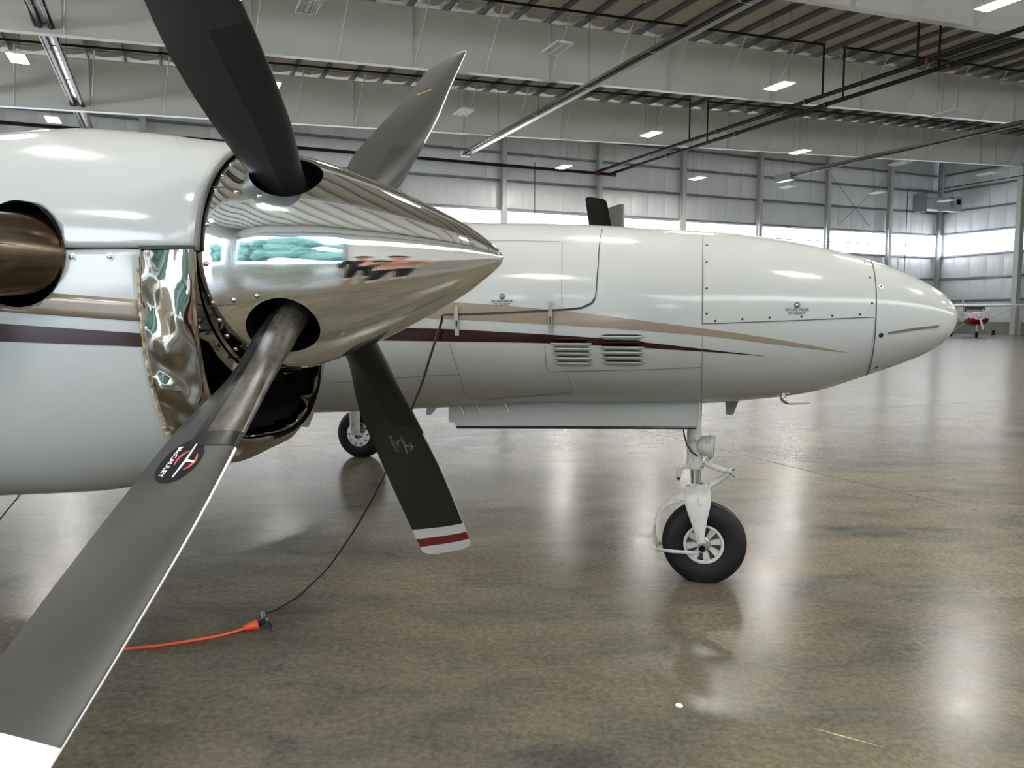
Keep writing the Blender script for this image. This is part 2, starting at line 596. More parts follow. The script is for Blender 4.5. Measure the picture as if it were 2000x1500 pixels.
# --- back wall (faces -s)
g = G()
g.box(CB0, CB1, SB1 + .02, SB1 + .2, 0, 6.6)
g.add([(CB0, SB1 + .02, 8.5), (CB1, SB1 + .02, 8.5), (CB1, SB1 + .02, zt(CB1) + .3), (CB0, SB1 + .02, zt(CB0) + .3),
       (CB0, SB1 + .2, 8.5), (CB1, SB1 + .2, 8.5), (CB1, SB1 + .2, zt(CB1) + .3), (CB0, SB1 + .2, zt(CB0) + .3)],
      [(0, 1, 2, 3), (5, 4, 7, 6), (4, 5, 1, 0), (3, 2, 6, 7), (1, 5, 6, 2), (4, 0, 3, 7)])
wall_back = hlink('wall_back', g, M['insul'], kind='structure')
PW = 1.42
pmeshes = {}
def panel(parent, x, y, z, w, h, rz=0.0, sd=0):
    key = (round(w, 2), round(h, 2), sd % 3)
    if key not in pmeshes:
        o = link('insulation_panel', wall_panel_mesh(w, h, sd), M['insul'], parent, smooth=True)
        pmeshes[key] = o
    else:
        o = copy_part(pmeshes[key], parent)
    o.location = (x, y, z); o.rotation_euler = (0, 0, rz)

rows = [(.95, 2.7), (2.7, 4.6), (4.6, 6.5), (8.55, 10.4), (10.4, 12.2), (12.2, 13.6)]
k = 0
for (z0, z1) in rows:
    for i in range(int((CB1 - CB0) / PW)):
        x1 = CB1 - .5 - i * PW
        if x1 - PW < CB0 or (z1 < 7 and x1 < CB1 - 10.5): continue
        if x1 < CB1 - 73 and z1 < 12: continue
        if z1 > zt(x1 - PW) + .2: continue
        panel(wall_back, x1 - PW, SB1 + .01, z0 + .02, PW, z1 - z0 - .03, 0, k * 7 + i); k += 1
for z in GZ:
    g = G(); g.box(CB0, CB1, SB1 - .22, SB1 - .0, z - .012, z); g.box(CB0, CB1, SB1 - .22, SB1 - .205, z - .012, z + .07); g.box(CB0, CB1, SB1 - .02, SB1, z - .012, z + .15)
    link('girt', g, M['girt'], wall_back)
colx = [CB1 - t for t in (-.1 + .35, 6.4, 13.4, 20.4, 27.6, 34.7, 42.0, 49.2, 56.4, 63.6, 70.8)]
for x in colx:
    g = G(); zz = zt(x)
    g.box(x - .16, x + .16, SB1 - .62, SB1 - .60, 0, zz); g.box(x - .16, x + .16, SB1 - .26, SB1 - .24, 0, zz); g.box(x - .008, x + .008, SB1 - .60, SB1 - .26, 0, zz)
    link('column', g, M['column'], wall_back)
# wind brace rods in the second bay from the corner
for (xa, za, xb, zb) in ((CB1 - 13.2, 13.0, CB1 - 8.5, 8.9), (CB1 - 6.8, 13.0, CB1 - 12, 8.9)):
    g = G(); g.tube([(xa, SB1 - .3, za), (xb, SB1 - .3, zb)], .018, 5)
    link('brace_rod', g, M['girt'], wall_back)

def window_band(name, x0, x1, y, zlist, pw, face):
    """strip of translucent panes in a wall; built in local x; face -1 looks to -y"""
    g = G()
    for z in zlist: g.box(x0, x1, y - .05, y + .10, z - .03, z + .03)
    w = hlink(name, g, M['girt'], kind='structure')
    n = max(1, round((x1 - x0) / pw)); d = (x1 - x0) / n
    for a, b2 in zip(zlist[:-1], zlist[1:]):
        gg = G(); gg.box(.012, d - .012, 0, .02, 0.035, b2 - a - .035)
        p0_ = link('pane', gg, M['pane'], w)
        for i in range(n):
            o = p0_ if i == 0 else copy_part(p0_, w)
            o.location = (x0 + i * d, y + .03, a)
    return w

window_band('window_1', CB1 - 72, CB1 - .75, SB1, [6.58, 7.55, 8.47], 2.36, -1)

# --- right wall (faces -c): local frame is turned so x runs along -s from the corner
def wlocal(name, g, mats, origin, rz, **k):
    o = link(name, g, mats, None, **k)
    o.location = HW(*origin); o.rotation_euler = (0, 0, HANG + rz)
    return o

LR = SB1 - SB0
g = G()
zr = zt(CB1) + .3
g.box(0, LR, .02, .2, 0, 6.55); g.box(0, LR, .02, .2, 8.5, zr); g.box(0, .8, .02, .2, 6.55, 8.5)
g.box(7.7, LR, .02, .2, 6.55, 8.5)
wall_right = wlocal('wall_right', g, M['insul'], (CB1, SB1, 0), -PI / 2, kind='structure')
for (z0, z1) in rows + [(13.6, 15.5)]:
    for i in range(10):
        panel(wall_right, .35 + i * 1.48, .01, z0 + .02, 1.48, z1 - z0 - .03, 0, i * 5 + int(z0))
for z in GZ:
    g = G(); g.box(0, LR, -.22, 0, z - .012, z); g.box(0, LR, -.22, -.205, z - .012, z + .07); g.box(0, LR, -.02, 0, z - .012, z + .15)
    link('girt', g, M['girt'], wall_right)
for p in frames[:5]:
    g = G(); g.box(p - .2, p + .2, -.75, -.73, 0, zf(CB1) + .3); g.box(p - .2, p + .2, -.26, -.24, 0, zf(CB1) + .3); g.box(p - .01, p + .01, -.73, -.26, 0, zf(CB1) + .3)
    link('column', g, M['column'], wall_right)
g = G(); g.box(0.4, 7.4, -.10, .0, 0, .95)
link('concrete_curb', g, M['concwall'], wall_right)
g = G(); g.box(8.0, LR, -.10, .0, 0, .95)
link('concrete_curb', g, M['concwall'], wall_right)
g = G()
for z in (6.58, 8.47): g.box(.8, 7.5, -.05, .1, z - .03, z + .03)
w2 = wlocal('window_2', g, M['girt'], (CB1, SB1, 0), -PI / 2, kind='structure')
gg = G(); gg.box(.012, 1.117 - .012, 0, .02, .035, 1.85)
for i in range(6):
    if i == 0: pp = link('pane', gg, M['pane'], w2)
    o = pp if i == 0 else copy_part(pp, w2)
    o.location = (.8 + 1.117 * i, .03, 6.58)

# --- wall behind the photographer: white, ribbed, with a strip of daylight windows
g = G()
def ribbed(g, L_, y, z0, z1, rib=.3):
    xs, ys = [], []
    x = 0
    while x < L_:
        for dx, dy in ((0, 0), (.20, 0), (.22, -.03), (.28, -.03)):
            xs.append(min(x + dx, L_)); ys.append(y + dy)
        x += rib
    g.grid([[(a, b3, z0) for a, b3 in zip(xs, ys)], [(a, b3, z1) for a, b3 in zip(xs, ys)]])
LW = CB1 - CB0
DX0, DX1 = CB1 + 5.0, CB1 + 16.5      # the open door, measured from the right wall
def ribbed_part(x0, x1, z0, z1):
    gg_ = G(); ribbed(gg_, x1 - x0, 0, z0, z1)
    g.add([(v_[0] + x0, v_[1], v_[2]) for v_ in gg_.v], gg_.f)
    g.box(x0, x1, .04, .16, z0, z1)
ribbed_part(0, DX0, 0, 6.55); ribbed_part(0, DX0, 8.5, 16); ribbed_part(DX0, DX1, 9.0, 16); ribbed_part(DX1, LW, 0, 16)
wall_front = wlocal('wall_front', g, M['wallwhite'], (CB1, SB0, 0), PI, kind='structure')
g = G()
for z in (6.58, 8.47): g.box(0, DX0, -.05, .1, z - .03, z + .03)
w3 = wlocal('window_3', g, M['girt'], (CB1, SB0, 0), PI, kind='structure')
gg = G(); gg.box(.012, 2.59, 0, .02, .03, 1.86)
for i in range(26):
    if i == 0: pp = link('pane', gg, M['pane'], w3)
    o = pp if i == 0 else copy_part(pp, w3)
    o.location = (.02 + 2.607 * i, .03, 6.58)
g = G(); g.box(DX0 - .15, DX0, -.12, .3, 0, 9.15); g.box(DX1, DX1 + .15, -.12, .3, 0, 9.15); g.box(DX0, DX1, -.12, .3, 9.0, 9.15)
d2 = wlocal('door_2', g, M['girt'], (CB1, SB0, 0), PI, kind='structure')

# --- left wall with its own open door next to the corner
g = G()
g.box(0, 1.0, 0, .2, 0, 16); g.box(9.0, LR, 0, .2, 0, 6.55); g.box(9.0, LR, 0, .2, 8.5, 16); g.box(1.0, 9.0, 0, .2, 9.0, 16)
wall_left = wlocal('wall_left', g, M['wallwhite'], (CB0, SB0, 0), PI / 2, kind='structure')
g = G()
for z in (6.58, 8.47): g.box(9.0, LR, -.05, .1, z - .03, z + .03)
w4 = wlocal('window_4', g, M['girt'], (CB0, SB0, 0), PI / 2, kind='structure')
gg = G(); gg.box(.012, 2.57, 0, .02, .03, 1.86)
for i in range(20):
    if i == 0: pp = link('pane', gg, M['pane'], w4)
    o = pp if i == 0 else copy_part(pp, w4)
    o.location = (9.0 + 2.583 * i, .06, 6.58)
g = G(); g.box(.85, 1.0, -.12, .3, 0, 9.15); g.box(9.0, 9.15, -.12, .3, 0, 9.15); g.box(1.0, 9.0, -.12, .3, 9.0, 9.15)
d1 = wlocal('door_1', g, M['girt'], (CB0, SB0, 0), PI / 2, kind='structure')

# outdoors beyond the open door (seen only in the polished metal)
g = G(); g.box(-90, CB0 - .35, -75, 80, -.3, -.02); g.box(CB0 - .35, 70, -75, SB0 - .35, -.3, -.02)
ap = hlink('apron', g, M['apron'], kind='structure')
rt_ = random.Random(3)
tl = ['broad dark green tree beyond the open hangar door', 'tall rounded green tree outside the open hangar door',
      'low spreading green tree outside the open hangar door', 'middle tree of the row beyond the open hangar door',
      'fifth tree of the row beyond the open hangar door', 'last but one tree of the row beyond the hangar door', 'last tree of the row beyond the open hangar door']
for i in range(7):
    t = thing('tree', tl[i], 'tree', HW(-62 + i * 8.2, -33 - 5 * rt_.random(), 0), 0, 'trees beyond the hangar door')
    h = 15 + rt_.random() * 4
    g = G(); g.tube([(0, 0, -.02), (.1, 0, h * .5)], [.4, .25], 8)
    link('trunk', g, M['bark'], t)
    bm = bmesh.new()
    for q in range(14):
        bmesh.ops.create_icosphere(bm, subdivisions=2, radius=2.8 + rt_.random() * 1.6,
                                   matrix=Matrix.Translation((rt_.uniform(-3.0, 3.0), rt_.uniform(-2.4, 2.4), h * rt_.uniform(.18, .95))))
    for vv in bm.verts:
        vv.co += Vector((rt_.uniform(-.35, .35), rt_.uniform(-.35, .35), rt_.uniform(-.35, .35)))
    me = bpy.data.meshes.new('crown'); bm.to_mesh(me); bm.free(); me.materials.append(M['leaves'])
    o = bpy.data.objects.new('crown', me); COL.objects.link(o); o.parent = t

# ------------------------------------------------------------------ lamps
def lamp(c, s, lit, label, z=10.55, group=None):
    t = thing('ceiling_lamp', label, 'lamp', HW(c, s, z), HANG, group or ('lit ceiling lamps' if lit else 'unlit ceiling lamps'))
    g = G(); w, l = .3, .61
    g.box(-w, w, -l, l, .06, .075)
    g.box(-w, -w + .02, -l, l, 0, .06); g.box(w - .02, w, -l, l, 0, .06)
    g.box(-w, w, -l, -l + .03, 0, .06); g.box(-w, w, l - .03, l, 0, .06); g.box(-.015, .015, -l, l, .0, .06)
    link('housing', g, M['fixture'], t)
    for i in range(6):
        x = -.235 + .094 * i
        g = G(); g.tube([(x, -l + .04, .03), (x, l - .04, .03)], .03 if lit else .014, 6)
        link('tube', g, M['lamp'] if lit else M['offtube'], t)
    for y in (-.5, .5):
        g = G(); g.tube([(0, y, .075), (0, y, zt(c) - z)], .006, 4)
        link('hanger_wire', g, M['pipe'], t)
    return t

LIT = 'lit ceiling lamps'
lamps = [
    (22.7, 15.9, 1, 'glowing long ceiling lamp in the top right corner of the photo'),
    (22.7, 24.9, 1, 'glowing ceiling lamp in front of the second girder, above the nose of the plane'),
    (22.7, 33.9, 1, 'glowing ceiling lamp to the right of the long heater, above the two black antenna-like blades'),
    (22.7, 43.4, 1, 'glowing ceiling lamp hanging in front of the horizontal black wall pipe'),
    (32.7, 43.3, 1, 'small glowing lamp before the back wall panels, right of the wall pipe end'),
    (32.7, 34.1, 1, 'glowing lamp just below the lower girder edge, above the end of the right heater'),
    (32.7, 25.1, 0, 'thin unlit lamp crossing the second girder lower edge near the right side'),
    (12.6, 24.6, 0, 'unlit louvred lamp right of the upper right propeller blade tip'),
    (12.6, 33.8, 0, 'small unlit lamp just right of the upper right propeller blade'),
    (4.2, 24.4, 0, 'unlit louvred lamp at the top, between the two upper propeller blades'),
    (4.2, 33.1, 1, 'glowing lamp mostly hidden behind the black upper left propeller blade'),
    (-4.5, 33.3, 1, 'glowing lamp at the far left of the photo'),
    (-4.5, 42.8, 1, 'glowing lamp just above the top of the engine cowling'),
    (40.8, 34.3, 0, 'unlit lamp right of the hanging heater end, under the lowest girder'),
    (40.8, 43.6, 0, 'unlit lamp directly below the end of the right heater'),
    (48.8, 34.4, 0, 'unlit lamp near the column top at the right edge'),
    (48.8, 42.9, 0, 'small unlit lamp left of the corner duct, before the back wall'),
    (57.2, 43.6, 0, 'unlit lamp in front of the metal duct in the corner'),
]
for c, s, lit, lb in lamps:
    lamp(c, s, lit, lb)
for s in (-3.0, 6.9, 15.9):  # unseen lamps added to light the hangar and show in reflections
    for c in (-13, -4.5, 4.2, 12.6, 22.7, 32.7, 42):
        if (c, s) == (22.7, 15.9): continue
        nth = {-13: 'outermost left', -4.5: 'second', 4.2: 'third', 12.6: 'fourth', 22.7: 'fifth', 32.7: 'sixth', 42: 'outermost right'}[c]
        where = {-3.0: 'behind the photographer', 6.9: 'straight over the airplane', 15.9: 'just beyond the airplane'}[s]
        lamp(c, s, 1, 'unseen glowing lamp added to the %s lamp row, overhead and %s' % (nth, where), group='added lit lamps overhead')

# ------------------------------------------------------------------ radiant tube heaters
def heater(c, s0_, s1_, label, z=10.9, two=False, along='s'):
    t = thing('tube_heater', label, 'heater', HW(0, 0, 0), HANG)
    def P(a, off, h): return (c + off, a, z + h) if along == 's' else (a, c + off, z + h + .0385 * (a - s0_))
    n = max(2, int(abs(s1_ - s0_) / 4))
    st = np.linspace(s0_, s1_, n)
    offs = (-.16, .16) if two else (0,)
    for of in offs:
        g = G(); g.tube([P(a, of, 0) for a in st], .075, 10)
        link('burner_tube', g, M['heattube'], t, smooth=True, angle=60)
    g = G()
    prof = [(-.30, -.06), (-.17, .11), (.17, .11), (.30, -.06)] if two else [(-.27, -.06), (-.13, .13), (.13, .13), (.27, -.06)]
    g.grid([[P(a, x, h) for a in st] for x, h in prof])
    g.grid([[P(a, x * 1.03, h + .012) for a in st] for x, h in prof], flip=True)
    link('reflector', g, M['reflector'], t)
    for a in st:
        g = G(); cc_ = c if along == 's' else a
        q0 = P(a, 0, .1); g.tube([q0, (q0[0], q0[1], zt(cc_))], .007, 4)
        link('hanger', g, M['pipe'], t)
        g = G(); q = [P(a, x * 1.06, h - .01) for x, h in prof]; g.tube(q + [q[0]], .012, 4)
        link('clip', g, M['fixture'], t)
    return t

h1 = heater(16.4, 5.0, 43.6, 'long silver tube heater slanting from the top middle down towards the back wall')
g = G(); g.box(16.15, 16.65, 43.6, 43.9, 10.75, 11.05); link('burner_box', g, M['fixture'], h1)
h2 = heater(39.0, 10, 41.2, 'tube heater on the right, ending at a metal burner box above the plane nose', z=10.9)
g = G(); g.box(38.7, 39.2, 41.2, 42.6, 10.6, 11.1); link('burner_box', g, M['duct'], h2)
h3 = heater(-3.3, 2, 46, 'pair of shiny tubes of the heater at top left', z=10.9, two=True)
h4 = heater(-7.2, 20, 41, 'thin heater tube at the far left edge above the cowling', z=10.9)
h5 = heater(22.9, -8.0, 15.2, 'tube heater running crosswise under the roof at the top centre', z=11.15, along='c')

# ------------------------------------------------------------------ sprinkler pipes
def pipe_thing(name, label, paths, r, cat='pipe', parts=(), nm='pipe_run'):
    t = thing(name, label, cat, (0, 0, 0), HANG)
    for p in paths:
        g = G(); g.tube(p, r, 8); link(nm, g, M['pipe'], t, smooth=True, angle=50)
    for (p, q) in parts:
        g = G(); g.tube([p, q], r * 1.35, 8); link('coupling', g, M['redcoupling'], t)
    return t

zm = 11.40
for (c, lb, jz) in ((27.7, 'upper left of the two parallel black sprinkler mains', 0), (28.95, 'lower right of the two parallel black sprinkler mains', 0)):
    drops, brs, cps = [], [], []
    run = [(c, -8, zm), (c, SB1 - .5, zm)]
    for s in np.arange(3, 46, 6.4):
        cps.append(((c, s - .06, zm), (c, s + .06, zm)))
    for k2, s in enumerate((37.5, 27.6, 22.7)):
        top = zt(c) - .48
        drops.append([(c, s, zm), (c, s, top)])
        sgn = -1 if c < 28 else 1
        pts = [(c, s, top)] + [(c + sgn * d, s, top + .0385 * sgn * d) for d in ((0.01, 8, 16, 24, 34, 44.4) if sgn < 0 else (0.01, 8, 16, 24, 32))]
        brs.append(pts[1:])
        cps.append(((c, s, top - .06), (c, s, top + .06)))
    pipe_thing('sprinkler_main', lb, [run], .10, parts=cps[:7])
    for k2 in range(3):
        nmb = ['nearest the back wall', 'between the second girder and the back', 'at the upper right'][k2]
        sd = 'left' if c < 28 else 'right'
        tt = thing('sprinkler_branch', 'thin black branch pipe going %s from the mains, %s' % (sd, nmb), 'pipe', (0, 0, 0), HANG)
        g = G(); g.tube(drops[k2], .045, 8); link('riser', g, M['pipe'], tt)
        g = G(); g.tube(brs[k2], .05, 8); link('branch', g, M['pipe'], tt)
        g = G(); a, b2 = cps[7 + k2]; g.tube([a, b2], .07, 8); link('elbow', g, M['redcoupling'], tt)
pipe_thing('wall_pipe', 'thick black pipe running level across the back wall to the mains', [[(-8, SB1 - .75, 11.3), (28.95, SB1 - .75, 11.3)]], .10,
           parts=[((27.5, SB1 - .75, 11.3), (27.9, SB1 - .75, 11.3)), ((28.8, SB1 - .75, 11.3), (29.2, SB1 - .75, 11.3))])
pipe_thing('corner_pipe', 'thin black pipe dropping down the back wall beside the corner', [[(CB1 - 4.3, SB1 - .4, 0), (CB1 - 4.3, SB1 - .4, 12.3), (CB1 - .8, SB1 - .5, 12.3)]], .03)
pipe_thing('side_pipe', 'thin black pipe along the right wall near the corner', [[(CB1 - 1.05, SB1 - .9, 12.4), (CB1 - 1.05, SB1 - 15, 12.4)]], .035)
pipe_thing('conduit', 'thin grey conduit hanging from the girder beside the wall column', [[(CB1 - 40.0, SB1 - 1.0, 6.0), (CB1 - 40.0, SB1 - 1.0, 11.6)]], .025)

# duct unit in the corner
t = thing('duct_unit', 'galvanised metal duct unit high in the far right corner', 'duct', HW(CB1 - 3.0, SB1 - 2.2, 10.3), HANG)
g = G(); g.box(-1.9, 1.2, -.5, .5, 0, 1.0); link('duct_body', g, M['duct'], t)
g = G(); g.box(1.2, 2.2, -.7, .45, .1, 1.15); link('outlet_box', g, M['duct'], t)
g = G(); g.box(1.55, 2.0, -.72, -.70, .5, .95); link('grille', g, M['cavity'], t)
g = G(); g.box(-2.1, -1.9, -.6, .6, -.25, 1.3); link('end_plate', g, M['girt'], t)
g = G(); g.box(-.4, 1.6, -1.1, -.5, -.15, .1); link('drain_pan', g, M['duct'], t)
g = G(); g.tube([(.2, -.4, 1.0), (.2, -.4, 4.0)], .05, 8); link('flue', g, M['duct'], t)

# floor marks
def floor_mark(name, pts, mat):
    g = G()
    n = len(pts)
    g.add([(x, y, .0006) for x, y in pts], [tuple(range(n))])
    o = link(name, g, mat, floor)
    o.rotation_euler = (0, 0, -HANG)
    return o
for (x0, y0, x1, y1, w) in ((1.02, 2.55, 1.22, 2.42, .007), (1.25, 2.28, 1.46, 2.24, .004), (1.15, 2.10, 1.36, 2.04, .005), (-.27, 1.93, -.31, 2.2, .006), (2.3, 3.1, 2.5, 2.95, .003)):
    d = Vector((x1 - x0, y1 - y0)).normalized(); p = Vector((-d.y, d.x)) * w / 2
    floor_mark('scratch', [(x0, y0), (x0 + (x1 - x0) * .4 + p.x, y0 + (y1 - y0) * .4 + p.y), (x1, y1), (x0 + (x1 - x0) * .4 - p.x, y0 + (y1 - y0) * .4 - p.y)], M['scratch'])
floor_mark('paint_chip', [(.604 + .014 * math.cos(a), 2.70 + .018 * math.sin(a)) for a in np.linspace(0, 2 * PI, 9)[:-1]], M['tipwhite'])

# ================================================================== THE AIRPLANE (local x forward, y to its left, z up)
TH = math.radians(15.1)
plane = thing('airplane', 'white twin-engine propeller airplane with tan and maroon stripes, filling the foreground', 'airplane', (1.02, 4.05, 0), -TH)


def pchip(tab):
    t = np.array(sorted(tab)); x, y = t[:, 0], t[:, 1]
    h = np.diff(x); d = np.diff(y) / h; m = np.zeros(len(x))
    for i in range(1, len(x) - 1):
        if d[i - 1] * d[i] > 0:
            w1 = 2 * h[i] + h[i - 1]; w2 = h[i] + 2 * h[i - 1]
            m[i] = (w1 + w2) / (w1 / d[i - 1] + w2 / d[i])
    m[0], m[-1] = d[0], d[-1]

    def f(q):
        q = np.asarray(q, float)
        i = np.clip(np.searchsorted(x, q) - 1, 0, len(x) - 2)
        s = np.clip((q - x[i]) / h[i], 0, 1)
        return ((2 * s**3 - 3 * s**2 + 1) * y[i] + (s**3 - 2 * s**2 + s) * h[i] * m[i]
                + (-2 * s**3 + 3 * s**2) * y[i + 1] + (s**3 - s**2) * h[i] * m[i + 1])
    return f


FT = pchip([(1.158, 1.402), (1.15, 1.428), (1.133, 1.457), (1.10, 1.495), (1.052, 1.534), (.891, 1.622), (.751, 1.677), (.477, 1.752), (.132, 1.815), (-.227, 1.847), (-.607, 1.879), (-.941, 1.899), (-1.25, 1.909), (-1.55, 1.93), (-1.75, 2.0), (-2.3, 2.30), (-3, 2.38), (-5, 2.36), (-6.5, 2.2), (-8.5, 1.9), (-9.5, 1.75)])
FB = pchip([(1.158, 1.398), (1.152, 1.37), (1.144, 1.346), (1.12, 1.305), (1.064, 1.249), (.908, 1.169), (.776, 1.117), (.5, 1.021), (.284, .984), (-.028, .951), (-.754, .930), (-1.473, .886), (-2.131, .838), (-3, .80), (-5, .82), (-6.5, 1.0), (-8.5, 1.35), (-9.5, 1.55)])
FW = pchip([(1.158, .002), (1.15, .035), (1.133, .075), (1.10, .115), (1.05, .16), (.9, .245), (.776, .295), (.5, .385), (.13, .465), (-.3, .53), (-.75, .575), (-1.3, .62), (-2.2, .70), (-3, .72), (-5, .70), (-6.5, .55), (-8.5, .25), (-9.5, .1)])
FN = 2.2


def fus_side(x, z):
    t, b2, h = float(FT(x)), float(FB(x)), float(FW(x))
    zc = (t + b2) / 2; hh = (t - b2) / 2
    u = min(abs((z - zc) / hh), 1)
    return h * (1 - u**FN)**(1 / FN)


def fus_ring(x, n=96, off=0.0):
    t, b2, h = float(FT(x)), float(FB(x)), float(FW(x))
    zc = (t + b2) / 2; hh = (t - b2) / 2
    out = []
    for k in range(n):
        a = 2 * PI * k / n; c, s = math.cos(a), math.sin(a)
        out.append((x, (h + off) * math.copysign(abs(c)**(2 / FN), c), zc + (hh + off) * math.copysign(abs(s)**(2 / FN), s)))
    return out


def loft_part(name, xs, ringf, mat, parent, cap0=True, cap1=True, n=96):
    g = G()
    P = [ringf(x, n) for x in xs]
    g.grid(P, closed_v=True)
    if cap0: g.f.append(tuple(range(n)))
    if cap1:
        b2 = (len(xs) - 1) * n; g.f.append(tuple(range(b2, b2 + n))[::-1])
    g.mi = [0] * len(g.f)
    return link(name, g, mat, parent, smooth=True, angle=40, fix=True)


JX = 0.745
xs = list(np.arange(-9.5, -2.4, .25)) + list(np.arange(-2.4, JX - .004, .04)) + [JX - .003]
fus = loft_part('fuselage', xs, lambda x, n: fus_ring(x, n), M['white'], plane)
xs = [JX + .003] + list(np.arange(JX + .03, 1.1, .02)) + [1.1, 1.11, 1.12, 1.13, 1.138, 1.145, 1.15, 1.153, 1.156, 1.158]
nose = loft_part('nose_cone', xs, lambda x, n: fus_ring(x, n), M['white'], plane)
loft_part('nose_joint_seal', [JX - .02, JX + .02], lambda x, n: fus_ring(x, n, -.003), M['line'], plane)


def resample(pts, n):
    pts = [np.array(p, float) for p in pts]
    d = [0]
    for a, b2 in zip(pts[:-1], pts[1:]): d.append(d[-1] + np.linalg.norm(b2 - a))
    q = np.linspace(0, d[-1], n); P = np.array(pts)
    return [(float(np.interp(t, d, P[:, 0])), float(np.interp(t, d, P[:, 1]))) for t in q]


def smoothpts(pts, n):
    """smooth curve through monotone-x points"""
    f = pchip(sorted(pts)); x0, x1 = pts[0][0], pts[-1][0]
    return [(float(x), float(f(x))) for x in np.linspace(x0, x1, n)]


def ribbon(name, U, Lw, side, mat, parent, off=.0016, n=60, m=5, smooth=True):
    g = G(); P = []
    for (xu, zu), (xl, zl) in zip(U, Lw):
        row = []
        for j in range(m):
            t = j / (m - 1); x = xu + (xl - xu) * t; z = zu + (zl - zu) * t
            row.append((x, -(side(x, z) + off), z))
        P.append(row)
    g.grid(P, flip=False)
    return link(name, g, mat, parent, smooth=smooth, fix=False)


def surfline(name, pts, side, mat, parent, w=.004, off=.0022, n=40, closed=False):
    if closed: pts = list(pts) + [pts[0]]
    q = resample(pts, n)
    U, Lw = [], []
    for i, p in enumerate(q):
        a = q[max(i - 1, 0)]; b2 = q[min(i + 1, len(q) - 1)]
        d = Vector((b2[0] - a[0], b2[1] - a[1])).normalized(); nn = Vector((-d.y, d.x)) * w / 2
        U.append((p[0] + nn.x, p[1] + nn.y)); Lw.append((p[0] - nn.x, p[1] - nn.y))
    return ribbon(name, U, Lw, side, mat, parent, off, m=2)


# stripes
tU = [(-1.159, 1.467), (-0.825, 1.442), (-0.469, 1.405), (-0.209, 1.370), (0.045, 1.337), (0.374, 1.285), (0.638, 1.2325)]
tL = [(-1.27, 1.39), (-0.825, 1.368), (-0.468, 1.348), (-0.183, 1.327), (0.046, 1.306), (0.375, 1.264), (0.638, 1.2315)]
mU = [(-1.357, 1.343), (-0.826, 1.32), (-0.469, 1.297), (-0.183, 1.270), (0.047, 1.243), (0.274, 1.2175)]
mL = [(-1.504, 1.282), (-0.828, 1.275), (-0.47, 1.263), (-0.209, 1.250), (0.047, 1.234), (0.274, 1.2165)]
def ext(a, sl): return [(-6.0, a[0][1] + sl * (6.0 + a[0][0])), (-3.0, a[0][1] + sl * (3.0 + a[0][0]))] + a
for nm, U, Lw, mt, sl in (('stripe', tU, tL, 'tan', .04), ('stripe', mU, mL, 'maroon', .01)):
    U2, L2 = smoothpts(ext(U, sl), 150), smoothpts(ext(Lw, sl), 150)
    U2[-1] = L2[-1]
    L2 = [(u[0], float(np.interp(u[0], [p[0] for p in L2], [p[1] for p in L2]))) for u in U2]
    o = ribbon(nm, U2, L2, fus_side, M[mt], fus, m=6)
    o['label'] = ('tan' if mt == 'tan' else 'dark maroon') + ' stripe tapering to a point towards the nose'

# nose baggage door (slightly proud panel) and its outline
bot = [(-.019, 1.366), (.36, 1.380), (JX - .006, 1.397)]
g = G(); P = []
for x in np.linspace(-.017, JX - .012, 40):
    zb = float(np.interp(x, [p[0] for p in bot], [p[1] for p in bot])) + .003
    ztp = float(FT(x)) - .012
    P.append([(x, -(fus_side(x, z) + .0022), z) for z in (zb + (ztp - zb) * (1 - (1 - t)**1.0) for t in np.linspace(0, 1, 30)**.8)])
g.grid(P, flip=True)
door = link('baggage_door', g, M['white'], plane, smooth=True)
surfline('panel_gap', [(-.032, 1.815), (-.024, 1.584), (-.020, 1.365)], fus_side, M['line'], fus, .0035)
surfline('panel_gap', bot, fus_side, M['line'], fus, .0035)

def disc_on(name, x, z, r, side, mat, parent, off=.003, h=.0025, n=14, dome=True):
    """small round fastener on the near side"""
    y = side(x, z) + off - .001
    e = .01
    ny = Vector((-(side(x + e, z) - side(x - e, z)) / (2 * e), 1.0, -(side(x, z + e) - side(x, z - e)) / (2 * e)))
    ny = Vector((ny.x, -1.0, ny.z)).normalized()
    g = G(); o = Vector((x, -y, z))
    g.lathe([(0, r), (h * .6, r * .97), (h, r * .6), (h * 1.1, 0.0001)], o, ny, n)
    return link(name, g, mat, parent, smooth=True, angle=30)

for x, z in [(-0.021, 1.737), (-0.018, 1.652), (-0.014, 1.528), (-0.011, 1.413)]:
    disc_on('fastener', x + .01, z, .0055, fus_side, M['darkscrew'], door)
for x, z in [(0.038, 1.374), (0.157, 1.382), (0.276, 1.389), (0.415, 1.393), (0.55, 1.398), (0.672, 1.403), (0.725, 1.454), (0.72, 1.572), (0.71, 1.647)]:
    disc_on('fastener', x, z + .006, .0055, fus_side, M['darkscrew'], door)
disc_on('door_lock', .395, 1.451, .0145, fus_side, M['lock'], door, h=.004)
disc_on('door_lock', .395, 1.451, .006, fus_side, M['screw'], door, off=.006, h=.003)
disc_on('fastener', .757 + .01, 1.536, .012, fus_side, M['tipwhite'], nose, h=.003)
disc_on('fastener', .757 + .01, 1.536, .004, fus_side, M['darkscrew'], nose, h=.006)
disc_on('fastener', .772, 1.314, .011, fus_side, M['darkscrew'], nose)
disc_on('fastener', .779, 1.16, .009, fus_side, M['darkscrew'], nose)
surfline('lightning_strip', [(.802, 1.323), (.92, 1.342), (1.04, 1.355)], fus_side, M['sealgrey'], nose, .011)

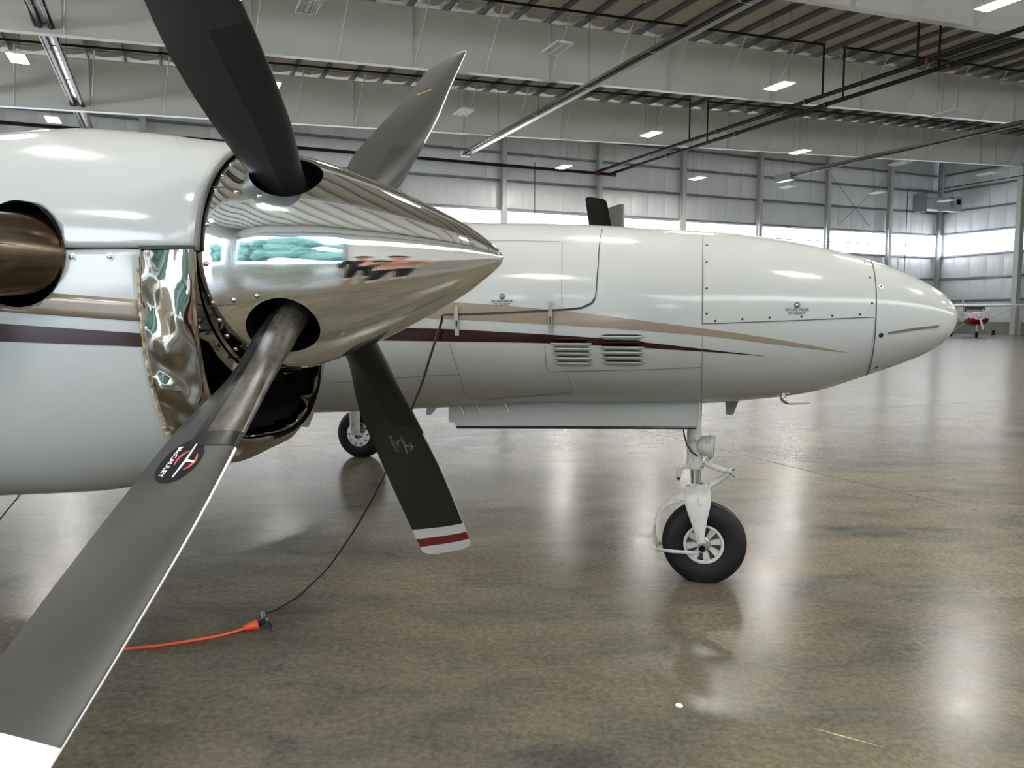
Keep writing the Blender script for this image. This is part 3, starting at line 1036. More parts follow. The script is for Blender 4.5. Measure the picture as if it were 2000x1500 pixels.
# forward side hatch with rubber seal, locks, clips
seam = [(-0.521, 1.835), (-0.515, 1.80), (-0.503, 1.655), (-0.502, 1.519), (-.508, 1.485), (-0.522, 1.462), (-0.566, 1.441), (-.62, 1.434), (-0.698, 1.430), (-0.915, 1.418), (-1.156, 1.410), (-1.237, 1.408)]
surfline('hatch_seal', seam[:5], fus_side, M['blackline'], fus, .0045, .003, 40)
surfline('hatch_seal', seam[4:], fus_side, M['blackline'], fus, .009, .004, 60)
disc_on('hatch_lock', -.947, 1.495, .0145, fus_side, M['lock'], fus, h=.004)
disc_on('hatch_lock', -.947, 1.495, .006, fus_side, M['screw'], fus, off=.006, h=.003)
surfline('panel_edge', [(-1.1, 1.775), (-.9, 1.772), (-.69, 1.763), (-.669, 1.61), (-.66, 1.443)], fus_side, M['softline'], fus, .003)
surfline('panel_edge', [(-1.21, 1.27), (-1.187, 1.116), (-1.195, .997), (-1.185, .968), (-1.13, .965), (-.644, 1.02), (-.650, 1.128)], fus_side, M['softline'], fus, .0035)
surfline('panel_edge', [(-1.909, 1.055), (-1.555, 1.085), (-1.339, 1.105), (-1.188, 1.112)], fus_side, M['softline'], fus, .003)
surfline('panel_edge', [(-.016, 1.36), (-.018, 1.17), (-.02, .98)], fus_side, M['softline'], fus, .0025)
surfline('panel_edge', [(.74, 1.39), (.735, 1.25), (.735, 1.14)], fus_side, M['softline'], fus, .002)
for xx in (-.26, -.14):
    disc_on('panel_rivet', xx, 1.225, .012, fus_side, M['white'], fus, h=.001)

def text_mesh(s, size, bold=0.0):
    cu = bpy.data.curves.new('lettering', 'FONT'); cu.body = s; cu.size = size; cu.align_x = 'CENTER'; cu.offset = bold
    cu.space_line = .95; cu.resolution_u = 2
    o = bpy.data.objects.new('lettering', cu); COL.objects.link(o)
    dg = bpy.context.evaluated_depsgraph_get()
    me = bpy.data.meshes.new_from_object(o.evaluated_get(dg))
    bpy.data.objects.remove(o)
    return me

def lettering_side(s, x0, z0, size, side, mat, parent, sgn=1):
    me = text_mesh(s, size, size * .012)
    for v_ in me.vertices:
        x = x0 + v_.co.x; z = z0 + v_.co.y
        v_.co = Vector((x, -(side(x, z) + .0035), z))
    me.materials.append(mat)
    o = bpy.data.objects.new('lettering', me); COL.objects.link(o); o.parent = parent
    return o
lettering_side('SECURE PRIOR\nTO FLIGHT', .395, 1.425, .016, fus_side, M['darkscrew'], door)
lettering_side('SECURE PRIOR\nTO FLIGHT', -.947, 1.467, .016, fus_side, M['darkscrew'], fus)

# over-centre clips on the hatch
for x, z1 in ((-1.167, 1.443), (-.713, 1.460)):
    y = fus_side(x, z1 - .05) + .002
    clip = None
    g = G()
    def bx(x0, x1, dy0, dy1, z0, z2):
        yy = -(fus_side(x, (z0 + z2) / 2) + .002)
        g.box(x0, x1, yy - dy1, yy - dy0, z0, z2)
    bx(x - .007, x + .007, 0, .008, z1 - .045, z1 + .008)
    bx(x - .010, x + .010, .004, .014, z1 - .062, z1 - .030)
    bx(x - .0085, x + .0085, 0, .008, z1 - .105, z1 - .062)
    bx(x - .011, x + .011, 0, .006, z1 - .135, z1 - .105)
    clip = link('latch_clip', g, M['bracket'], fus)
    g = G(); bx(x - .003, x + .003, .009, .011, z1 - .095, z1 - .06)
    link('latch_pin', g, M['darkscrew'], fus)

# louvred vent panel, each louvre its own scoop
lp = [(-.745, 1.322), (-.745, 1.130), (-.256, 1.150), (-.02, 1.163)]
surfline('panel_edge', [(-.745, 1.258), (-.747, 1.15), (-.735, 1.132), (-.256, 1.150), (-.02, 1.163)], fus_side, M['softline'], fus, .003)
def louvre(x0, x1, z, side):
    g = G(); n = 14; P = []
    hgt = .0185
    for i in range(n + 1):
        u = i / n; x = x0 + (x1 - x0) * u
        e = min(1, min(u, 1 - u) / .13)
        row = []
        for (f_, dpt) in ((0.0, .88), (.15, 1.0), (.4, .92), (.7, .55), (1.0, 0.0)):
            zz = z - hgt * f_ * (.35 + .65 * e) - hgt * .0
            row.append((x, -(side(x, zz) + .002 + .013 * dpt * e), zz))
        P.append(row)
    g.grid(P, flip=True)
    painted = 1.245 < z < 1.30 and ((x0 < -.6 and z > 1.28) or (x0 > -.6 and 1.27 < z < 1.29))
    lv = link('louvre', g, M['maroon'] if painted else M['white'], fus, smooth=True, angle=50)
    g = G(); P = []
    for i in range(n + 1):
        u = i / n; x = x0 + .006 + (x1 - x0 - .012) * u
        e = min(1, min(u, 1 - u) / .1)
        P.append([(x, -(side(x, z) + .0024), z + .0060 * e), (x, -(side(x, z) + .0024), z - .005), (x, -(side(x, z) + .002 + .010 * e), z - .003)])
    g.grid(P, flip=True)
    link('slot_shade', g, M['cavity'], lv)  # black patch paints the shaded opening above each louvre
for z, dx in ((1.298, .0), (1.275, -.006), (1.252, -.003), (1.230, 0), (1.206, .003), (1.181, .008)):
    louvre(-.712 + dx, -.522 + (.0 if z < 1.29 else -.015), z, fus_side)
for z, dx in ((1.310, .002), (1.283, .0), (1.260, .0), (1.236, .003), (1.212, .006), (1.187, .012)):
    louvre(-.489 + dx, -.279, z, fus_side)

# windshield and cabin windows (behind the engine)
g = G(); P = []
for x in np.linspace(-2.25, -1.78, 8):
    t = float(FT(x)); row = []
    for u in np.linspace(-.9, .9, 17):
        hw = float(FW(x)); b2 = float(FB(x)); zc = (t + b2) / 2; hh = (t - b2) / 2
        y = u * hw; z = zc + hh * (1 - abs(u)**FN)**(1 / FN) + .012
        row.append((x, y * 1.004, z))
    P.append(row)
g.grid(P); link('windshield', g, M['windshield'], plane, smooth=True)
for k2 in range(4):
    x = -3.1 - .75 * k2
    U = [(x + .2 * math.cos(a), 1.9 + .2 * math.sin(a)) for a in np.linspace(0, PI, 13)]
    Lw = [(x + .2 * math.cos(a), 1.9 - .2 * math.sin(a)) for a in np.linspace(0, PI, 13)]
    ribbon('cabin_window', U, Lw, fus_side, M['windshield'], plane, off=.004)

# nose gear bay doors, hinges, fin antenna, pitot
def door_panel(y0):
    g = G(); t = .008
    P = [(-1.370, .907), (-1.370, .822), (-1.334, .820), (-1.328, .800), (-.040, .845), (-.030, .856), (-.030, 1.0), (-.7, .975), (-1.2, .93)]
    n = len(P)
    g.add([(x, y0 - t / 2, z) for x, z in P] + [(x, y0 + t / 2, z) for x, z in P],
          [tuple(range(n))[::-1], tuple(range(n, 2 * n))] + [(i, (i + 1) % n, n + (i + 1) % n, n + i) for i in range(n)])
    d = link('gear_door', g, M['white'], plane, fix=True)
    g = G(); g.tube([(-1.325, y0, .795), (-.045, y0, .840)], .0085, 6); link('rubber_edge', g, M['black'], d)
    g = G(); g.box(-.036, -.028, y0 - .012, y0 + .012, .842, .99); link('door_rib', g, M['white_flat'], d)
    return d
door_panel(-.17); door_panel(.17)
for x in (-1.30, -1.205, -1.045):
    g = G(); zb = float(FB(x)) + .03
    g.tube([(x, -.20, zb), (x + .008, -.19, zb - .02), (x + .018, -.178, zb - .055)], .006, 6)
    link('door_hinge', g, M['tipwhite'], plane)
g = G()
g.add([(.09, -.004, .99), (.168, -.004, .99), (.136, -.004, .896), (.128, -.004, .890), (.104, -.004, .890), (.097, -.004, .896),
       (.09, .004, .99), (.168, .004, .99), (.136, .004, .896), (.128, .004, .890), (.104, .004, .890), (.097, .004, .896)],
      [(0, 1, 2, 3, 4, 5), (11, 10, 9, 8, 7, 6)] + [(i, i + 6, (i + 1) % 6 + 6, (i + 1) % 6) for i in range(6)])
link('blade_antenna', g, M['tan'] if False else M['softline'], plane, fix=True)
g = G(); g.add([(.333, -.192, 1.056), (.390, -.192, 1.060), (.392, -.180, 1.024), (.336, -.180, 1.018), (.333, -.12, 1.056), (.390, -.12, 1.060), (.392, -.12, 1.024), (.336, -.12, 1.018)],
             [(3, 2, 1, 0), (4, 5, 6, 7), (0, 1, 5, 4), (1, 2, 6, 5), (2, 3, 7, 6), (3, 0, 4, 7)]); link('pitot_base', g, M['tipwhite'], plane, fix=True)
pit = G(); pit.tube([(.364, -.165, 1.035), (.364, -.17, 1.0), (.368, -.175, .990), (.382, -.18, .980), (.402, -.18, .9765), (.47, -.18, .980), (.488, -.18, .981)],
                    [.024, .023, .019, .012, .0075, .0065, .003], 12, flat=.6)
link('pitot_tube', pit, M['piston'], plane, smooth=True, angle=60)
g = G()
g.add([(-2.36, -.004, .84), (-2.28, -.004, .84), (-2.33, -.004, .735), (-2.37, -.004, .735), (-2.36, .004, .84), (-2.28, .004, .84), (-2.33, .004, .735), (-2.37, .004, .735)],
      [(0, 1, 2, 3), (7, 6, 5, 4), (0, 4, 5, 1), (1, 5, 6, 2), (2, 6, 7, 3), (3, 7, 4, 0)])
link('blade_antenna', g, M['white'], plane, fix=True)
o = link('blade_antenna', G().add([(-1.56, -.004, .90), (-1.48, -.004, .90), (-1.54, -.004, .835), (-1.57, -.004, .835), (-1.56, .004, .90), (-1.48, .004, .90), (-1.54, .004, .835), (-1.57, .004, .835)],
      [(0, 1, 2, 3), (7, 6, 5, 4), (0, 4, 5, 1), (1, 5, 6, 2), (2, 6, 7, 3), (3, 7, 4, 0)]), M['white'], plane, fix=True)

# ------------------------------------------------------------------ wheels
def wheel(x, y, zc, R, w, parent, spokes=8, mat='white_flat'):
    """tyre with flattened contact patch, hub with spokes; axle along y"""
    g = G(); n = 56; P = []
    prof = []
    for a in np.linspace(-1, 1, 25):
        th_ = a * PI * .5
        prof.append((math.sin(a * PI / 2) * w * (.5 if abs(a) < .8 else .5), R - (R * .47) * abs(a)**3.2 if abs(a) < .85 else R - R * .47 * .85**3.2 - (abs(a) - .85) / .15 * (R * .15)))
    prof = [(-w * .36, R * .46), (-w * .44, R * .52), (-w * .5, R * .68), (-w * .49, R * .80), (-w * .42, R * .915), (-w * .30, R * .975), (-w * .27, R * .965), (-w * .25, R * .985), (-w * .09, R * .998), (-w * .08, R * .985), (w * .08, R * .985), (w * .09, R * .998),
            (w * .25, R * .985), (w * .27, R * .965), (w * .30, R * .975), (w * .42, R * .915), (w * .49, R * .80), (w * .5, R * .68), (w * .44, R * .52), (w * .36, R * .46)]
    for yy, r in prof:
        ring = []
        for k in range(n):
            a = 2 * PI * k / n
            px_, pz_ = x + r * math.cos(a), zc + r * math.sin(a)
            by = yy
            if pz_ < .012: by = yy * 1.08
            pz_ = max(pz_, .002 + (.0 if abs(yy) < w * .4 else .004))
            ring.append((px_, y + by, pz_))
        P.append(ring)
    g.grid(P, closed_v=True)
    t = link('tyre', g, M['rubber'], parent, smooth=True, angle=35, fix=True)
    for s in (-1, 1):
        g = G()
        o = (x, y, zc); d = (0, s, 0)
        g.lathe([(w * .30, R * .40), (w * .40, R * .41), (w * .43, R * .44), (w * .42, R * .475), (w * .34, R * .48)], o, d, 40)
        link('wheel_rim', g, M[mat], t, smooth=True, angle=40)
        g = G(); g.lathe([(w * .12, 0.001), (w * .12, R * .41)], o, d, 32); link('wheel_disc', g, M['sealgrey'], t)
        g = G(); g.lathe([(w * .12, R * .16), (w * .34, R * .16), (w * .36, R * .13), (w * .36, R * .07), (w * .30, R * .06), (w * .28, .001)], o, d, 24)
        link('wheel_hub', g, M['bracket'], t, smooth=True, angle=40)
        for k in range(spokes):
            a = 2 * PI * k / spokes + .2
            c, sn = math.cos(a), math.sin(a)
            g = G(); v_ = []
            for (rr, hw_, yy) in ((R * .15, R * .05, w * .28), (R * .42, R * .085, w * .33)):
                for q in (-1, 1):
                    v_.append((x + rr * c - q * hw_ * sn, y + s * yy, zc + rr * sn + q * hw_ * c))
                    v_.append((x + rr * c - q * hw_ * sn, y + s * (yy - w * .16), zc + rr * sn + q * hw_ * c))
            g.add(v_, [(0, 2, 6, 4), (1, 5, 7, 3), (0, 4, 5, 1), (2, 3, 7, 6)])
            link('spoke', g, M[mat], t, fix=True)
    return t

nw = wheel(0, 0, .207, .219, .135, plane)
# strut
g = G(); g.lathe([(.0, .028), (.0, .040), (.02, .043), (.20, .039), (.21, .034), (.6, .034)], (-.055, 0, .60), (-.02, 0, 1), 24)
strut = link('nose_gear_strut', g, M['white_flat'], plane, smooth=True, angle=40)
g = G(); g.lathe([(.0, .046), (.03, .047), (.035, .040)], (-.053, 0, .607), (0, 0, 1), 24); link('collar', g, M['white_flat'], strut, smooth=True, angle=40)
g = G(); g.tube([(-.045, 0, .50), (-.053, 0, .62)], .027, 20); link('chrome_piston', g, M['piston'], plane, smooth=True, angle=60)
# fork: crown and two legs
g = G(); g.lathe([(-.055, .028), (-.03, .052), (.0, .045), (.025, .036), (.03, .03)], (-.04, 0, .492), (.05, 0, 1), 24)
fork = link('fork', g, M['white_flat'], plane, smooth=True, angle=40)
for s in (-1, 1):
    g = G()
    secs = [((-.035, s * .035, .505), .060, .020), ((-.036, s * .075, .470), .068, .018), ((-.034, s * .094, .43), .066, .014), ((-.028, s * .099, .35), .044, .013), ((-.020, s * .098, .27), .025, .013), ((-.012, s * .096, .215), .020, .014), ((-.010, s * .095, .185), .014, .012)]
    P = []
    for (c, hw_, ht_) in secs:
        P.append([(c[0] + hw_ * math.cos(a), c[1] + ht_ * math.sin(a) * (1.35 if abs(math.cos(a)) < .25 else 1), c[2]) for a in np.linspace(0, 2 * PI, 17)[:-1]])
    g.grid(P, closed_v=True); g.f.append(tuple(range(16))); g.f.append(tuple(range(16 * 6, 16 * 7))[::-1]); g.mi = [0] * len(g.f)
    link('fork_leg', g, M['white_flat'], plane, smooth=True, angle=50, fix=True)
g = G(); g.tube([(-.005, -.125, .209), (-.005, .125, .209)], .022, 16); link('axle', g, M['screw'], plane, smooth=True, angle=50)
g = G(); g.lathe([(-.004, .024), (.014, .023), (.014, .0165), (.002, .015), (.001, .0005)], (-.005, -.125, .209), (0, -1, 0), 16); link('axle_nut', g, M['piston'], plane, smooth=True, angle=40)
g = G(); g.tube([(-.005, -.126, .209), (-.005, -.1295, .209)], .0155, 16); link('bore_shade', g, M['cavity'], plane)  # black disc, painted shade inside the nut's hole
# torque links
for (a, b2) in (((-.01, 0, .632), (.128, 0, .586)), ((.128, 0, .586), (.008, 0, .498))):
    lk = None
    for s in (-1, 1):
        g = G(); g.tube([(a[0], s * .026 if a[0] < .1 else s * .012, a[2]), (b2[0], s * .012 if b2[0] > .1 else s * .026, b2[2])], .0135, 10, flat=.8)
        link('torque_link', g, M['white_flat'], plane, smooth=True, angle=50)
for p, r in (((-.008, 0, .632), .014), ((.128, 0, .586), .015), ((.008, 0, .498), .015)):
    g = G(); g.tube([(p[0], -.038, p[2]), (p[0], .038, p[2])], r, 12)
    o = link('pivot', g, M['white_flat'], plane, smooth=True, angle=50)
    g = G(); g.tube([(p[0], -.044, p[2]), (p[0], .044, p[2])], r * .55, 8); link('pivot_bolt', g, M['screw'], o)
g = G(); g.tube([(.13, -.01, .60), (.15, -.01, .606)], .004, 6); g.tube([(.13, -.01, .572), (.15, -.01, .568)], .004, 6); link('split_pin', g, M['darkscrew'], plane)
# rear drag arm
g = G(); g.tube([(-.09, -.02, .612), (-.12, -.03, .612), (-.128, -.03, .60), (-.135, -.03, .555), (-.137, -.03, .54)], [.010, .015, .014, .013, .008], 8); link('drag_arm', g, M['white_flat'], plane, smooth=True)
g = G(); g.tube([(-.134, -.044, .549), (-.134, -.016, .549)], .009, 8); link('arm_bolt', g, M['darkscrew'], plane)
# black hose
g = G(); g.tube([(-.117, -.045, .83), (-.110, -.048, .78), (-.095, -.05, .73), (-.07, -.05, .695), (-.04, -.046, .673)], .0045, 8); link('brake_hose', g, M['black'], plane, smooth=True)
# taxi light
g = G(); g.lathe([(-.075, .005), (-.068, .03), (-.05, .047), (-.02, .056), (0, .058), (.002, .062), (.018, .062), (.020, .056)], (.022, -.02, .725), (1, -.06, -.05), 32, flip=True)
tx = link('taxi_light', g, M['white_flat'], plane, smooth=True, angle=40)
g = G(); g.lathe([(.012, .056), (.020, .045), (.023, .02), (.024, .0005)], (.022, -.02, .725), (1, -.06, -.05), 32); link('lens', g, M['glass'], tx, smooth=True)
g = G(); g.tube([(.025, -.02, .668), (.0, -.01, .64), (-.015, 0, .63)], .011, 8); g.tube([(-.03, 0, .70), (-.045, 0, .68)], .012, 8); link('light_bracket', g, M['white_flat'], tx)
# mud guard
g = G(); P = []
for i, (x, z) in enumerate(resample([(-.095, .452), (-.125, .448), (-.18, .425), (-.232, .37), (-.262, .30), (-.270, .24), (-.262, .19), (-.245, .162)], 22)):
    hw_ = .055 + .012 * math.sin(PI * i / 21)
    P.append([(x + .004, -hw_ - .03, z - .002), (x, -hw_ * .5 - .03, z + .003), (x, hw_ * .5 + .03, z + .003), (x + .004, hw_ + .03, z - .002)])
g.grid(P)
mg = link('mud_guard', g, M['white_flat'], plane, smooth=True)
mm_ = mg.modifiers.new('t', 'SOLIDIFY'); mm_.thickness = .005; bake(mg)
for s in (-1, 1):
    g = G(); g.tube([(-.245, s * .06, .163), (-.15, s * .09, .168), (-.03, s * .115, .178), (-.02, s * .118, .19)], .008, 8, flat=1.2); link('guard_stay', g, M['white_flat'], plane, smooth=True)
g = G(); g.tube([(-.09, -.02, .455), (-.06, -.02, .458)], .009, 8); link('guard_bolt', g, M['darkscrew'], plane)

# main gear wheels (the far one shows under the fuselage)
for yy in (2.90, -2.90):
    t_ = wheel(-3.40, yy, .235, .245, .16, plane, 8, 'bracket')
    g = G(); g.tube([(-3.40, yy - math.copysign(.14, yy), .24), (-3.42, yy - math.copysign(.14, yy), 1.0)], .05, 12); link('main_strut', g, M['white_flat'], plane, smooth=True, angle=50)
    g = G(); g.lathe([(.05, .05), (.05, .125), (.075, .125), (.075, .05)], (-3.40, yy, .235), (0, -1, 0), 24); link('brake_disc', g, M['bracket'], t_)
    for k2 in range(10):
        a = k2 * .63
        g = G(); g.tube([(-3.40 + .1 * math.cos(a), yy - .075, .235 + .1 * math.sin(a)), (-3.40 + .1 * math.cos(a), yy - .083, .235 + .1 * math.sin(a))], .009, 6); link('brake_bolt', g, M['darkscrew'], t_)

# wings and tail (outside or behind what the photo shows)
def wing(y0, y1, x0, c0, x1, c1, z0, z1):
    g = G(); P = []
    for (y, xl, c, z) in ((y0, x0, c0, z0), (y1, x1, c1, z1)):
        ring = []
        for (u, t_) in ((0, 0), (.05, .035), (.2, .065), (.45, .065), (.75, .035), (1, 0), (.75, -.02), (.45, -.04), (.2, -.045), (.05, -.028)):
            ring.append((xl - u * c, y, z + t_ * c))
        P.append(ring)
    g.grid(P, closed_v=True); g.f.append(tuple(range(10))); g.f.append(tuple(range(10, 20))[::-1]); g.mi = [0] * len(g.f)
    return link('wing', g, M['white'], plane, fix=True)
for s in (-1, 1):
    wing(s * .4, s * 2.5, -2.3, 2.0, -2.3, 1.9, 1.02, 1.10)
    wing(s * 2.5, s * 6.6, -2.3, 1.9, -2.6, 1.1, 1.10, 1.40)
g = G(); g.add([(-8.3, -.04, 1.9), (-9.5, -.04, 1.75), (-9.9, -.02, 3.9), (-9.2, -.02, 3.9), (-8.3, .04, 1.9), (-9.5, .04, 1.75), (-9.9, .02, 3.9), (-9.2, .02, 3.9)],
             [(0, 1, 2, 3), (7, 6, 5, 4), (0, 4, 5, 1), (1, 5, 6, 2), (2, 6, 7, 3), (3, 7, 4, 0)])
link('tail_fin', g, M['white'], plane, fix=True)

# ------------------------------------------------------------------ engine nacelles
NX, NZ = -.978, 1.525
NR = pchip([(-.02, .262), (0, .270), (.125, .290), (.3, .318), (.5, .337), (.8, .335), (1.5, .33), (2.2, .28), (3.0, .15)])
NB = pchip([(-.02, .40), (0, .43), (.05, .458), (.1, .478), (.2, .512), (.43, .562), (.65, .584), (.85, .60), (1.5, .60), (2.2, .5), (3.0, .2)])
NWd = pchip([(-.02, .265), (0, .272), (.05, .290), (.11, .302), (.2, .315), (.5, .352), (1, .38), (1.5, .38), (2.2, .33), (3.0, .15)])
NN = 2.7
def nac_pt(u, al, off=0.0, cy_=-2.510):
    c, s = math.cos(al), math.sin(al)
    w_ = float(NWd(u)) + off
    if s >= 0:
        # blend width so the upper cowl is a near circle at the front
        return (NX - u, cy_ + w_ * math.copysign(abs(c)**(2 / 2.05), c), NZ + (float(NR(u)) + off) * abs(s)**(2 / 2.05))
    return (NX - u, cy_ + w_ * math.copysign(abs(c)**(2 / NN), c), NZ - (float(NB(u)) + off) * abs(s)**(2 / NN))
def nac_side(x, z):
    """y distance from the airplane's centre line of the near side of the near nacelle"""
    u = NX - x; dz = z - NZ; w_ = float(NWd(u))
    if dz >= 0: return 2.510 + w_ * (1 - min(dz / float(NR(u)), 1)**2.05)**(1 / 2.05)
    return 2.510 + w_ * (1 - min(-dz / float(NB(u)), 1)**NN)**(1 / NN)

def shell(name, us, als, mat, parent, cy_, thick=.006):
    g = G()
    g.grid([[nac_pt(u, a, 0, cy_) for a in als] for u in us])
    o = link(name, g, [mat, M['cavity']], parent, smooth=True)
    bm = bmesh.new(); bm.from_mesh(o.data); bmesh.ops.recalc_face_normals(bm, faces=bm.faces); bm.to_mesh(o.data); bm.free()
    # make normals point outwards
    c = o.data.polygons[len(o.data.polygons) // 2]
    ctr = Vector((c.center.x, cy_, NZ))
    if (c.center - ctr).dot(c.normal) < 0: o.data.flip_normals()
    md = o.modifiers.new('t', 'SOLIDIFY'); md.thickness = thick; md.offset = -1; bake(o)
    return o

def cut(o, cutter_g, mat=None, flipfix=True):
    c = link('cutter', cutter_g, M['cavity'], None, fix=True)
    md = o.modifiers.new('b', 'BOOLEAN'); md.operation = 'DIFFERENCE'; md.object = c; md.solver = 'EXACT'
    c.parent = o.parent
    bpy.context.view_layer.update()
    try: md.material_mode = 'TRANSFER'
    except Exception: pass
    bake(o)
    me_ = c.data
    bpy.data.objects.remove(c); bpy.data.meshes.remove(me_)
    return o

def R2(al): return np.radians(al)

def nacelle(cy_, near):
    P_ = plane
    us_up = list(np.arange(0.0, .62, .02)) + list(np.arange(.65, 3.01, .15))
    up = shell('upper_cowling', us_up, list(R2(np.linspace(3.1, 176.9, 61))), M['white'], P_, cy_)
    us_lo = list(np.arange(.112, .62, .02)) + list(np.arange(.65, 3.01, .15))
    lo = shell('lower_cowling', us_lo, list(R2(np.linspace(2.3, -182.3, 85))), M['white'], P_, cy_)
    # black filler inside the cowlings, added to make the gaps look dark
    g = G()
    us = [.03, .2, .6, 1.5, 2.9]
    g.grid([[nac_pt(u, a, -.012 if u > .3 else -.02, cy_) for a in np.linspace(0, 2 * PI, 49)[:-1]] for u in us[2:]], closed_v=True)
    g.tube([(NX - .01, cy_, NZ), (NX - .6, cy_, NZ)], [.245, .28], 32)
    link('dark_filler', g, M['cavity'], P_, smooth=True, angle=50)
    if near:
        # polished, dented chin inlet lip
        prof = []   # (u, dw, db) outer to inner
        g = G()
        als = R2(np.linspace(.32, -180.32, 123))
        rowsP = []
        def lip_pt(u, w_, b_, al, n_=2.9):
            c, s = math.cos(al), math.sin(al)
            return Vector((NX - u, cy_ + w_ * math.copysign(abs(c)**(2 / n_), c), NZ - b_ * math.copysign(abs(s)**(2 / n_), -s)))
        secs = [(.112, float(NWd(.112)), float(NB(.112)), 2.7), (.095, .300, .476, 2.7), (.07, .298, .472, 2.75), (.045, .296, .463, 2.8), (.02, .292, .450, 2.85), (.0, .286, .436, 2.9), (-.012, .279, .421, 3.0), (-.010, .271, .409, 3.0), (.0, .267, .402, 3.0), (.03, .262, .394, 3.0)]
        rnd = random.Random(5)
        def dent(al, u):
            d = math.degrees(-al)
            # crease where the scoop starts bulging, then a soft dented surface
            return (.010 * math.exp(-((d - 158) / 4.0)**2) * (1 - abs(u) * 4)
                    - .006 * math.sin(d * .19 + u * 40) * (1 if d > 120 else .5) - .004 * math.sin(d * .45 - u * 55 + 1.3))
        for (u, w_, b_, n_) in secs:
            row = []
            for al in als:
                k_ = dent(al, u) if 0.01 < u < .1 else 0
                row.append(lip_pt(u + .013 * (1 - min(u, .112) / .112 if u > 0 else 1), w_ - k_, b_ - k_, al, n_))
            rowsP.append(row)
        g.grid(rowsP, flip=False)
        lip = link('inlet_lip', g, M['lip'], P_, smooth=True)
        md = lip.modifiers.new('s', 'SUBSURF'); md.levels = 1; md.render_levels = 1; bake(lip)
        g = G()
        g.grid([[lip_pt(u, w_, b_, al, 3.0) for al in als] for (u, w_, b_) in ((.03, .262, .394), (.2, .22, .34), (.45, .15, .26))])
        link('inlet_duct', g, M['cavity'], P_, smooth=True)
        # lower polished ring just behind the spinner
        g = G()
        def rout(a):
            sn = abs(math.sin(a)); cs_ = abs(math.cos(a))
            rl = ((cs_ / .268)**3 + (sn / .404)**3)**(-1 / 3)
            t_ = min(1, max(0, (abs(math.sin(a)) * rl - .15) / .06)); t_ = t_ * t_ * (3 - 2 * t_)
            return rl * (1 - t_) + .286 * t_
        ang_ = R2(np.linspace(3, -183, 120))
        g.grid([[(NX - (.009 + .005 * q), cy_ + (.262 + (rout(a) - .262) * q) * math.cos(a), NZ + (.262 + (rout(a) - .262) * q) * math.sin(a)) for a in ang_] for q in (0, .3, .6, 1)])
        g.grid([[(NX - u, cy_ + (rout(a) - d_) * math.cos(a), NZ + (rout(a) - d_) * math.sin(a)) for a in ang_] for u, d_ in ((.014, 0), (.03, .003), (.10, .01))])
        link('inlet_ring', g, M['lip'], P_, smooth=True, angle=40)
        # torn sealant along the lip edge
        rr = random.Random(9)
        pts = [Vector(nac_pt(.117 + rr.uniform(-.001, .001), a, .0012, cy_)) for a in R2(np.linspace(-179, -100, 90))]
        rad = [.0036 + rr.uniform(-.0008, .001) + (.004 * rr.random() if 45 < i < 66 else 0) for i in range(90)]
        g = G(); g.tube(pts, rad, 6); link('sealant_bead', g, M['sealant'], lip)
        # grey rubber seal on the front edge of the upper cowling
        g = G(); g.tube([Vector(nac_pt(-.001, a, -.001, cy_)) for a in R2(np.linspace(2, 178, 80))], .0055, 8); link('front_seal', g, M['sealgrey'], P_, smooth=True)
        # exhaust cut-out and stack
        cg = G(); cg.tube([(NX - .392, cy_ - .5, NZ + .006), (NX - .392, cy_ - .12, NZ + .006)], .1120, 48)
        cut(up, cg)
        cg = G(); cg.tube([(NX - .392, cy_ - .5, NZ + .006), (NX - .392, cy_ - .12, NZ + .006)], .1120, 48)
        cut(lo, cg)
        g = G()
        g.grid([[(NX - .392 + .1125 * math.cos(a), cy_ - y_, NZ + .006 + .1125 * math.sin(a)) for a in np.linspace(0, 2 * PI, 41)[:-1]] for y_ in (.334, .18)], closed_v=True)
        link('exhaust_recess', g, M['cavity'], P_)
        g = G()
        path = [(.352, -.20), (.358, -.29), (.38, -.345), (.43, -.395), (.49, -.44), (.57, -.47), (.68, -.49), (.80, -.50)]
        ps = resample(path, 22)
        g.tube([(NX - u, cy_ + y, NZ + .004 - .03 * max(0, u - .4)) for u, y in ps], [.090] * 22, 40, cap=False, flat=.97)
        ex = link('exhaust_stack', g, M['exhaust'], P_, smooth=True)
        md = ex.modifiers.new('t', 'SOLIDIFY'); md.thickness = .003; bake(ex)
        # weld seam line on the stack
        g = G(); sp = []
        for i, (u, y) in enumerate(ps[2:]):
            a = ps[min(i + 3, 21)]; b3 = ps[min(i + 1, 20)]
            d = Vector((-(a[0] - b3[0]), a[1] - b3[1], 0)).normalized(); nn = Vector((d.y, -d.x, 0))
            if nn.y > 0: nn = -nn
            if nn.x < 0 and abs(nn.y) < .2: nn = -nn
            sp.append(Vector((NX - u, cy_ + y, NZ + .004 - .03 * max(0, u - .4))) + nn * .0905 * .97 + Vector((0, 0, .004 + .036 * min(1, max(0, (u - .36) / .12)))))
        g.tube(sp, .0016, 6); link('weld_seam', g, M['bracket'], ex)
        # stripes on the lower cowling
        for (a0, a1, b0, b1, mt) in ((-.101, -.145, -.126, -.146, 'tan'), (-.172, -.200, -.152, -.191, 'maroon')):
            xa = NX - .120; xb = NX - .475
            if mt == 'tan': Uq = [(xa, NZ - .091), (NX - .337, NZ - .074), (NX - .475, NZ - .064), (NX - 2.0, NZ + .01)]; Lq = [(xa, NZ - .135), (NX - .475, NZ - .112), (NX - 2.0, NZ - .07)]
            else: Uq = [(xa, NZ - .160), (NX - .475, NZ - .138), (NX - 2.0, NZ - .10)]; Lq = [(xa, NZ - .188), (NX - .475, NZ - .177), (NX - 2.0, NZ - .16)]
